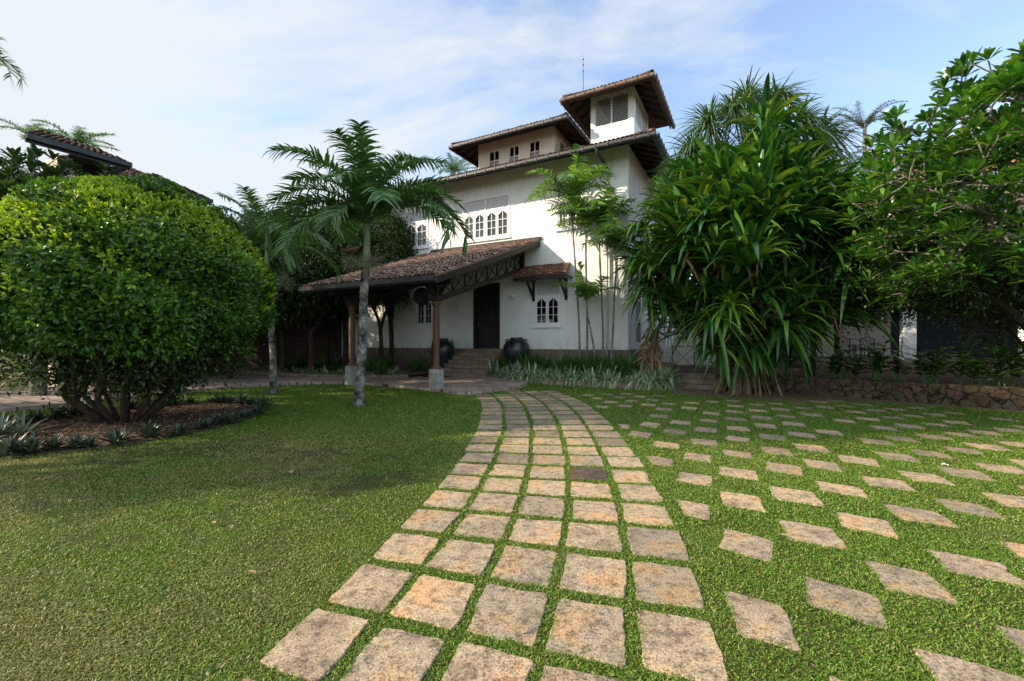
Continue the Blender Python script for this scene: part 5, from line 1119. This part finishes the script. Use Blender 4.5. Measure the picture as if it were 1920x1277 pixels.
# ------------------------------------------------------------------ frangipanis
def frangipani(name, base, C, Rr, ntips, label, m='frangi', L=.30, Wd=.10, nl=13, flowers=30, trunk=.16, bark='bark_pale', zmin=-.35, shell=.55, keep=None):
    e = empty(name, base); tag(e, label, 'frangipani tree'); b = np.array(base, float); C = np.array(C) - b
    tips = crown_pts(ntips, C, Rr, shell=shell, zmin=zmin, lump=.1); 
    if keep is not None: tips = tips[keep(tips + b)]
    segs = []; f = np.array([C[0] * .15, C[1] * .15, 1.2]); segs.append((np.zeros(3), f, trunk * 1.2, trunk)); grow(f, tips, trunk * .9, segs, 1, .02, .014, .45)
    V, Fc = tubes_np(segs, 7); npmesh('trunk', V, Fc, M[bark], e)
    parts = []
    for t in tips:
        od = nrm(t - C) * .5; od[2] += .25; parts.append(rosette(nl, L, Wd, -.15, 1.15, .25, OBOV, 4, .12, c=t, tiltv=od, az0=random.uniform(0, 6), spread=.03))
    V, Fc = joinVF(parts); npmesh('crown', V, Fc, M[m], e)
    sel = tips[rng.permutation(len(tips))[:flowers * 3]]; sel = sel[np.argsort(-(sel[:, 2] + rng.random(len(sel)) * 2))][:flowers]
    parts = []
    for t in sel:
        o = nrm(t - C); c0 = t + o * .12 + np.array([0, 0, .06])
        for q in range(7):
            c1 = c0 + rng.normal(size=3) * .055; ax = nrm(rdir(1)[0] + o + np.array([0, 0, .3])); u = np.cross(ax, [0.3, .2, 1.]); u /= np.linalg.norm(u); w = np.cross(ax, u)
            an = np.arange(5) * TAU / 5; D = u * np.cos(an)[:, None] + w * np.sin(an)[:, None] + ax * .45; parts.append(blades(np.tile(c1, (5, 1)), D, np.tile(ax, (5, 1)), .05, .032, 2, .05, OBOV, 0))
    if parts: V, Fc = joinVF(parts); npmesh('blossoms', V, Fc, M['flower'], e)
    return e
frangipani('frangipani_tree', (13.6, 9.8, .46), (12.45, 8.8, 4.4), (4.9, 3.8, 3.35), 2100, 'big frangipani tree with broad leaves and white blossoms overhanging the right edge', flowers=60, trunk=.2, L=.34, Wd=.088, nl=13, zmin=-.6, keep=lambda p: (p[:, 0] < 1.35 * p[:, 1] + 1.5))
frangipani('frangipani_tree', (-13.2, 12.2, 0), (-12.9, 12.4, 4.4), (3.2, 2.4, 2.4), 420, 'dark frangipani tree with white blossoms behind the clipped bush at the left edge', m='frangi_dark', flowers=40, L=.34, Wd=.10)
tree('shade_tree', (13.5, 10.5, .46), (12.7, 11.7, 3.4), (4.4, 1.6, 1.9), 950, 80, .2, .10, .05, 'fine leaved dark tree beneath the frangipani before the veranda', m='dark_leaf', zmin=-.6, shell=.2)

# ------------------------------------------------------------------ trees behind, left
TR = [(-8.9, 19.4, 4.2, 2.2, 2.0), (-14.5, 26.0, 4.2, 4.0, 4.2), (-20.5, 22.0, 4.4, 4.0, 4.2), (-13.8, 18.5, 4.5, 3.0, 2.5), (-10.6, 20.2, 5.0, 2.9, 2.5), (-8.0, 21.0, 5.5, 2.6, 2.6), (-11.4, 17.6, 4.0, 2.6, 2.4), (-17.5, 16.5, 4.0, 3.2, 2.6), (-6.4, 23.2, 5.6, 1.9, 2.6)]
labs = ['dense low tree right behind the taller palm trunk, above the dark brick wall', 'broad evergreen tree far behind the two palms', 'broad evergreen tree far behind the clipped bush', 'bushy evergreen tree behind the smaller palm, left of the others', 'tall dense evergreen tree behind the gap between the two palms', 'dense evergreen tree touching the left end of the porch roof', 'lower dark tree close behind the smaller palm trunk', 'dark tree behind the clipped bush at the far left', 'evergreen tree against the left end of the white house wall']
for (x, y, z, r, rz_), lb_ in zip(TR, labs):
    tree('evergreen_tree', (x, y, 0), (x, y, z), (r, r * .9, rz_), 420, 80, .24, .15, .075, lb_, 'evergreen trees left of the house', trunk=.14, shell=.5, zmin=-.75, m='dark_leaf')
for (x, y, z, r_, q_, l_) in ((15.9, 13.4, 2.9, 2.3, 2.1, 'dark leafy shrub tree before the veranda right of the white column'), (12.1, 16.4, 4.2, 2.2, 1.3, 'fine leaved tree crown shading the veranda above the chairs'), (10.0, 14.6, 3.6, 1.7, 1.5, 'dark leafy tree between the screw pine and the veranda')):
    tree('veranda_tree', (x, y, .46), (x, y, z), (r_, r_ * .7, q_), 240, 60, .18, .10, .045, l_, trunk=.08, shell=.3, zmin=-.9)
# tree with several stems by the wall under the porch
tree('wall_tree', (-6.5, 21.6, .2), (-6.3, 21.4, 3.9), (1.35, 1.0, 1.5), 170, 50, .16, .11, .045, 'small many stemmed dark tree under the porch against the white wall', trunk=.11, shell=.3)
# far palms
def farpalm(px, py, Y, zb, L, label, nf=13, m='palm_far', ll=.5, lean=0, thick=.14, lo=-.9):
    p = ws(px, py, Y); fr = [(TAU * i / nf + random.uniform(-.2, .2), random.uniform(.5, 1.35), random.uniform(lo, .2), random.uniform(.8, 1.1)) for i in range(nf)]
    return palm('coconut_palm', (p[0] - lean, Y, zb), (lean, 0), p[2] - zb, 0, thick * 1.2, thick, fr, L, ll, .05, label, 'palm tree', None, shaft=False, m=m, nl=34, bark='bark_pale', nseg=2, droop=.4)
farpalm(1622, 240, 38, 0, 3.2, 'distant thin coconut palm with a bare trunk against the sky right of the screw pine', 14)
farpalm(1652, 318, 34, 0, 2.8, 'distant yellow green coconut palm crown just below the thin one', 14)
farpalm(1560, 345, 30, 0, 3.0, 'distant coconut palm crown just showing behind the right side of the screw pine', 12)
farpalm(852, 322, 40, 0, 2.2, 'distant palm crown peeking above the roof left of the upper windows', 14, m='palm_leaf')
farpalm(140, 275, 26, 0, 2.3, 'distant palm crown above the roof of the left building', 16, m='palm_leaf')
farpalm(62, 262, 30, 0, 2.2, 'distant palm with thin fronds at the left end of the left roof', 7, m='palm_leaf')
farpalm(-120, 95, 17, 0, 2.6, 'coconut palm whose hanging fronds enter at the top left corner', 18, m='palm_leaf', ll=.7, lo=-1.5)

# ------------------------------------------------------------------ other buildings
def building_left(px_end, py_end, Y, length, depth, zl, label, wallm='clere'):
    X = (px_end - 960) * Y / F_PX; z = CAM_Z + (HOR - py_end) * Y / F_PX
    e = empty('neighbour_house', (X, Y, 0), HA + math.pi / 2)     # local x away along (ey)
    tag(e, label, 'house')
    # local x = inward direction of the main house, local y = -ex
    mb = MB(); mb.box(-length, -1.1, 1.1, depth, 0, z - .05); w = mb.build('wall', M[wallm], e)
    mb = MB(); pt = R(24); L = (depth / 2 + .5) / math.cos(pt)
    tile_plane(mb, (-length - 1, 0, z), (0, 0, z), (0, math.cos(pt), math.sin(pt)), L, min(L, length * .5), min(L, length * .45), rowp=.27, jit=.015); tile_plane(mb, (0, 0, z), (0, depth + 1, z), (-math.cos(pt), 0, math.sin(pt)), L * .5, 1, 1, rowp=.3)
    r = mb.build('roof', M['tile_main'], e)
    mb = MB(); mb.box(-length - 1, .1, -.16, .0, z - .16, z + .0); mb.box(-length - 1, 0, .02, .06, z - .24, z - .05); mb.box(.0, .12, 0, depth, z - .16, z); mb.build('gutter', M['gutter'], r)
    for i in range(int(length / .6)):
        mb = MB(); x = -.3 - i * .6; mb.bar((x, .06, z - .1), (x, 1.1, z - .1 + 1.04 * math.tan(pt)), .06, .12); mb.build('rafter', M['wood_brown'], r)
    for i in range(int(length / 2)):
        x = -2.4 - i * 2.2; mb = MB(); mb.box(x - .5, x + .5, 1.05, 1.12, z - 2.2, z - .9); ww = mb.build('window', M['white'], e); mb = MB(); mb.box(x - .42, x + .42, 1.035, 1.048, z - 2.1, z - 1.0); mb.build('pane', M['blue_panel'], ww)
building_left(238, 305, 15.7, 1.5, 2.6, 7.9, 'cream building with dark tiled eave rising above the frangipani at the left edge')
building_left(392, 374, 20.0, 4.2, 6, 8, 'lower tiled roof wing just above the clipped bush, right of the cream building')
# brick wall and gate far left under the trees
def bw():
    e = empty('brick_wall', (-9.6, 22.6, 0), R(-6)); tag(e, 'dark brick wall in deep shade behind the driveway between the palms', 'wall')
    mb = MB(); mb.box(-12, .1, 0, .3, 0, 3.6); mb.box(.1, .9, .01, .29, 2.9, 3.6); mb.build('brickwork', M['brick'], e)
    mb = MB(); mb.box(.9, 2.1, -.04, .3, 0, 3.6); mb.build('pillar', M['wall'], e); mb = MB(); mb.box(.12, .88, .1, .15, .1, 2.88); mb.build('door', M['door_wood'], e)
bw()
def right_building():
    P = HC * 0 + Vector((16.6, 18.4, 0)); e = empty('veranda_house', P, HA); tag(e, 'long white veranda building with red tiled roofs behind the right side trees', 'house')
    x0, x1 = -6.2, 16; fl = .78
    mb = MB(); mb.box(x0, x1, -.6, 8, .3, fl); mb.box(x0, x1, -.95, -.6, .3, .62); mb.build('veranda_floor', M['step_stone'], e)
    ops_ = [(-1.0, .1, fl, 3.0), (1.2, 4.0, fl + .0, 3.2), (7, 9, fl, 3.2)]
    mb = MB(); wall_openings(mb, x0 + .4, x1, fl, 3.9, 5.0, 5.2, [(.5, 6.0, fl, 3.4), (7, 10.5, fl, 3.4)]); mb.box(x0 + .2, x0 + .4, 0.3, 5.2, fl, 3.9); w = mb.build('wall', M['wall'], e)
    for a_, b_ in ((.5, 6.0), (7, 10.5)): mb = MB(); mb.box(a_, b_, 5.1, 5.14, 2.9, 3.4); [mb.box(x_ - .04, x_ + .04, 5.06, 5.098, fl, 3.4) for x_ in np.arange(a_ + .1, b_, 1.35)]; mb.box(a_, b_, 7.5, 7.54, fl, 3.4); mb.build('door', M['blue_panel'], e)  # dark back panel stands in for the shade of the open interior
    for x in (x0 + .2, -0.0, 4.2, 8.4, 12.6):
        mb = MB(); mb.box(x - .22, x + .22, -.22, .22, fl, 3.35); mb.box(x - .26, x + .26, -.26, .26, fl - .0, fl + .12); mb.build('column', M['wall'], e)
    mb = MB(); mb.box(x0, x1, -.25, .25, 3.35, 5.5); mb.box(x0 + .02, x1, .25, 5.2, 3.9, 4.0); mb.build('fascia_wall', M['wall'], e)
    mb = MB(); c = R(24); tile_plane(mb, (x0 - .5, -.9, 5.5), (x1, -.9, 5.5), (0, math.cos(c), math.sin(c)), 4.4, 1, 0); mb.build('roof', M['tile_red'], e)
    mb = MB(); mb.box(-1.5, x1, 2.2, 8, 6.0, 8.7); w2 = mb.build('upper_wall', M['wall'], e)
    mb = MB(); tile_plane(mb, (-2.6, 1.2, 8.6), (x1 + .5, 1.2, 8.6), (0, math.cos(c), math.sin(c)), 4.2, 3, 0); tile_plane(mb, (-2.6, 8.5, 8.6), (-2.6, 1.2, 8.6), (math.cos(c), 0, math.sin(c)), 3.2, 3, 3); mb.build('roof', M['tile_red'], e)
    for i in range(4): x = .2 + i * 2.6; mb = MB(); mb.box(x, x + 1.2, 2.12, 2.19, 7.0, 8.2); ww = mb.build('window', M['white'], e); mb = MB(); mb.box(x + .08, x + 1.12, 2.10, 2.118, 7.08, 8.12); mb.build('pane', M['blue_panel'], ww)
right_building()
# low link wall and gate between the houses
e = empty('garden_gate', (8.2, 21.4, .46), HA); tag(e, 'white timber gate and link wall between the villa and the veranda building', 'gate')
mb = MB(); mb.box(-3.4, -1.6, 0, .25, 0, 2.6); mb.box(-.2, 3.2, 0, .25, 0, 2.6); mb.build('wall', M['wall'], e)
mb = MB()
for i in range(9): x = -1.58 + i * .155; mb.box(x, x + .12, .1, .13, .1, 1.9)
mb.box(-1.58, -.22, .13, .16, .4, .5); mb.box(-1.58, -.22, .13, .16, 1.5, 1.6); mb.build('gate_leaf', M['white'], e)
# iron handrail by the side
e = empty('handrail', (6.2, 17.0, .46), HA); tag(e, 'thin dark iron handrail with crossed bars beside the villa', 'railing'); mb = MB()
for x in (0, .8, 1.6): mb.tube([(x, 0, 0), (x, 0, .95)], .018, 6)
mb.tube([(0, 0, .95), (1.6, 0, .95)], .02, 6); mb.tube([(0, 0, .12), (1.6, 0, .12)], .014, 6)
for x in (0, .8): mb.tube([(x, 0, .12), (x + .8, 0, .95)], .01, 5); mb.tube([(x, 0, .95), (x + .8, 0, .12)], .01, 5)
mb.build('rail', M['wood_dark'], e)
# chairs on the veranda
def chair(x, y, z, rz, label):
    e = empty('armchair', (x, y, z), rz); tag(e, label, 'chair', 'wooden chairs on the veranda'); 
    mb = MB(); mb.box(-.28, .28, -.26, .26, .40, .44); mb.build('seat', M['chair_wood'], e)
    for sx in (-.25, .25):
        for sy in (-.23, .23): mb = MB(); mb.tube([(sx, sy, 0), (sx, sy, .62 if sy < 0 else .4)], .022, 6); mb.build('leg', M['chair_wood'], e)
        mb = MB(); mb.box(sx - .03, sx + .03, -.26, .27, .62, .65); mb.build('armrest', M['chair_wood'], e)
    mb = MB(); mb.tube([(-.26, .25, .4), (-.27, .30, .95), (0, .33, 1.03), (.27, .30, .95), (.26, .25, .4)], .022, 6)
    for i in range(7): x_ = -.2 + i * .066; mb.tube([(x_, .25, .44), (x_, .31, .96)], .009, 4)
    mb.build('backrest', M['chair_wood'], e)
chair(15.1, 19.9, .78, R(-20), 'dark slatted wooden armchair on the veranda left of the white column')
chair(16.3, 20.3, .78, R(-60), 'second dark wooden armchair on the veranda, nearer the white column')
e = empty('side_table', (15.75, 19.7, .78)); tag(e, 'small dark wooden table between the two veranda chairs', 'table'); mb = MB(); mb.box(-.25, .25, -.2, .2, .5, .54); mb.build('top', M['chair_wood'], e)
for sx in (-.2, .2):
    for sy in (-.16, .16): mb = MB(); mb.tube([(sx, sy, 0), (sx, sy, .5)], .018, 6); mb.build('leg', M['chair_wood'], e)

# ginger plants behind the rubble wall
gl = ['broad leaved ginger plant behind the low stone wall']
def ginger(x, y, z, h, n, label):
    parts = []; segs = []
    for k in range(n):
        a = random.uniform(0, TAU); le = random.uniform(.1, .45); top = np.array([math.cos(a) * le, math.sin(a) * le, h * random.uniform(.6, 1)]); b0 = np.array([random.uniform(-.12, .12), random.uniform(-.12, .12), 0]); segs.append((b0, top, .012, .006))
        for j in range(7):
            t = .35 + .65 * j / 6; p = b0 + (top - b0) * t; an = a + math.pi * j + random.uniform(-.5, .5); parts.append(blades([p], [[math.cos(an), math.sin(an), .55]], [[0, 0, 1.]], random.uniform(.42, .62), .14, 5, .35, OVAL, .1))
    e = empty('ginger_plant', (x, y, z)); tag(e, label, 'plant', 'ginger plants behind the low stone wall'); V, Fc = tubes_np(segs, 5); npmesh('stem', V, Fc, M['ginger'], e); V, Fc = joinVF(parts); npmesh('foliage', V, Fc, M['ginger'], e)
for i in range(17):
    t = i / 16; px = 1490 + t * 450; x = np.interp(px, [1490, 1585, 1920, 1990], [8.4, 9.75, 12.3, 13.2]); y = x / ((px - 960) / F_PX) ; ginger(x + random.uniform(.1, .3), y + random.uniform(.0, .5), .46, random.uniform(.6, 1.25), random.randint(5, 8), 'broad leaved green ginger plant just behind the low stone wall')
# small litter on the lawn and driveway
for (px, py, z, lab) in ((150 * 0 + 546, 716, .105, 'scrap of white paper on the shaded driveway'), (1773, 874, .02, 'small white blossom lying on a stone in the right lawn')):
    x, y = gp(px, py, z); V, Fc = blades([(0, 0, .0)] * 3, rdir(3) * np.array([1, 1, .3]), [(0, 0, 1.)] * 3, .045, .03, 3, .0, OVAL, .3); o = npmesh('litter_scrap', V, Fc, M['white_tissue'], loc=(x, y, z + .02)); tag(o, lab, 'litter')
for (px, py) in ((543, 889), (398, 986), (1527, 968), (985, 1190), (432, 1000), (1565, 930), (620, 830), (1700, 900), (1460, 1010), (480, 1085), (1340, 905), (1650, 800), (1490, 780), (760, 800), (560, 790)):
    x, y = gp(px, py); V, Fc = blades([(0, 0, 0.)], [(random.uniform(-1, 1), random.uniform(-1, 1), .1)], [(0, 0, 1.)], .15 if px == 543 else .065, .07 if px == 543 else .03, 4, .05, OVAL, .25); o = npmesh('fallen_leaf', V, Fc, M['dead_leaf'], loc=(x, y, .035)); tag(o, 'dry brown fallen leaf lying on the lawn' , 'leaf', 'fallen leaves on the lawn')

# ------------------------------------------------------------------ trees beyond the left edge of the photo (they throw the shade)
OFF = [(-17.5, 8.0, 4.2, 3.2, 2.6), (-20, 13, 5.0, 3.2, 3.0), (-12.0, 4.4, 4.6, 1.6, 1.5), (-22, 18, 5.5, 3.5, 3.0)]
tree('added_shade_tree', (-21, 6.5, 0), (-18.5, 6.8, 13.4), (5.5, 4.2, 2.3), 520, 60, .45, .22, .10, 'unseen tall spreading tree added beyond the left side of the garden for shade', trunk=.3, shell=.2, zmin=-.9, fork=.2)  # unseen trees added, crowns set high to shade the right lawn
tree('added_shade_tree', (-27, 10.5, 0), (-26, 9.6, 17.5), (6.5, 4.0, 2.6), 520, 60, .5, .24, .11, 'second unseen tall spreading tree added farther beyond the left side for shade', trunk=.32, shell=.2, zmin=-.9, fork=.2)
for i, (x, y, z, r, rz_) in enumerate(OFF):
    tree('garden_tree', (x, y, 0), (x, y, z), (r, r * .9, rz_), 220, 50, .22, .13, .06, 'leafy garden tree standing beyond the left side of the lawn', 'garden trees beyond the left edge', trunk=.14, shell=.4, zmin=-.75)
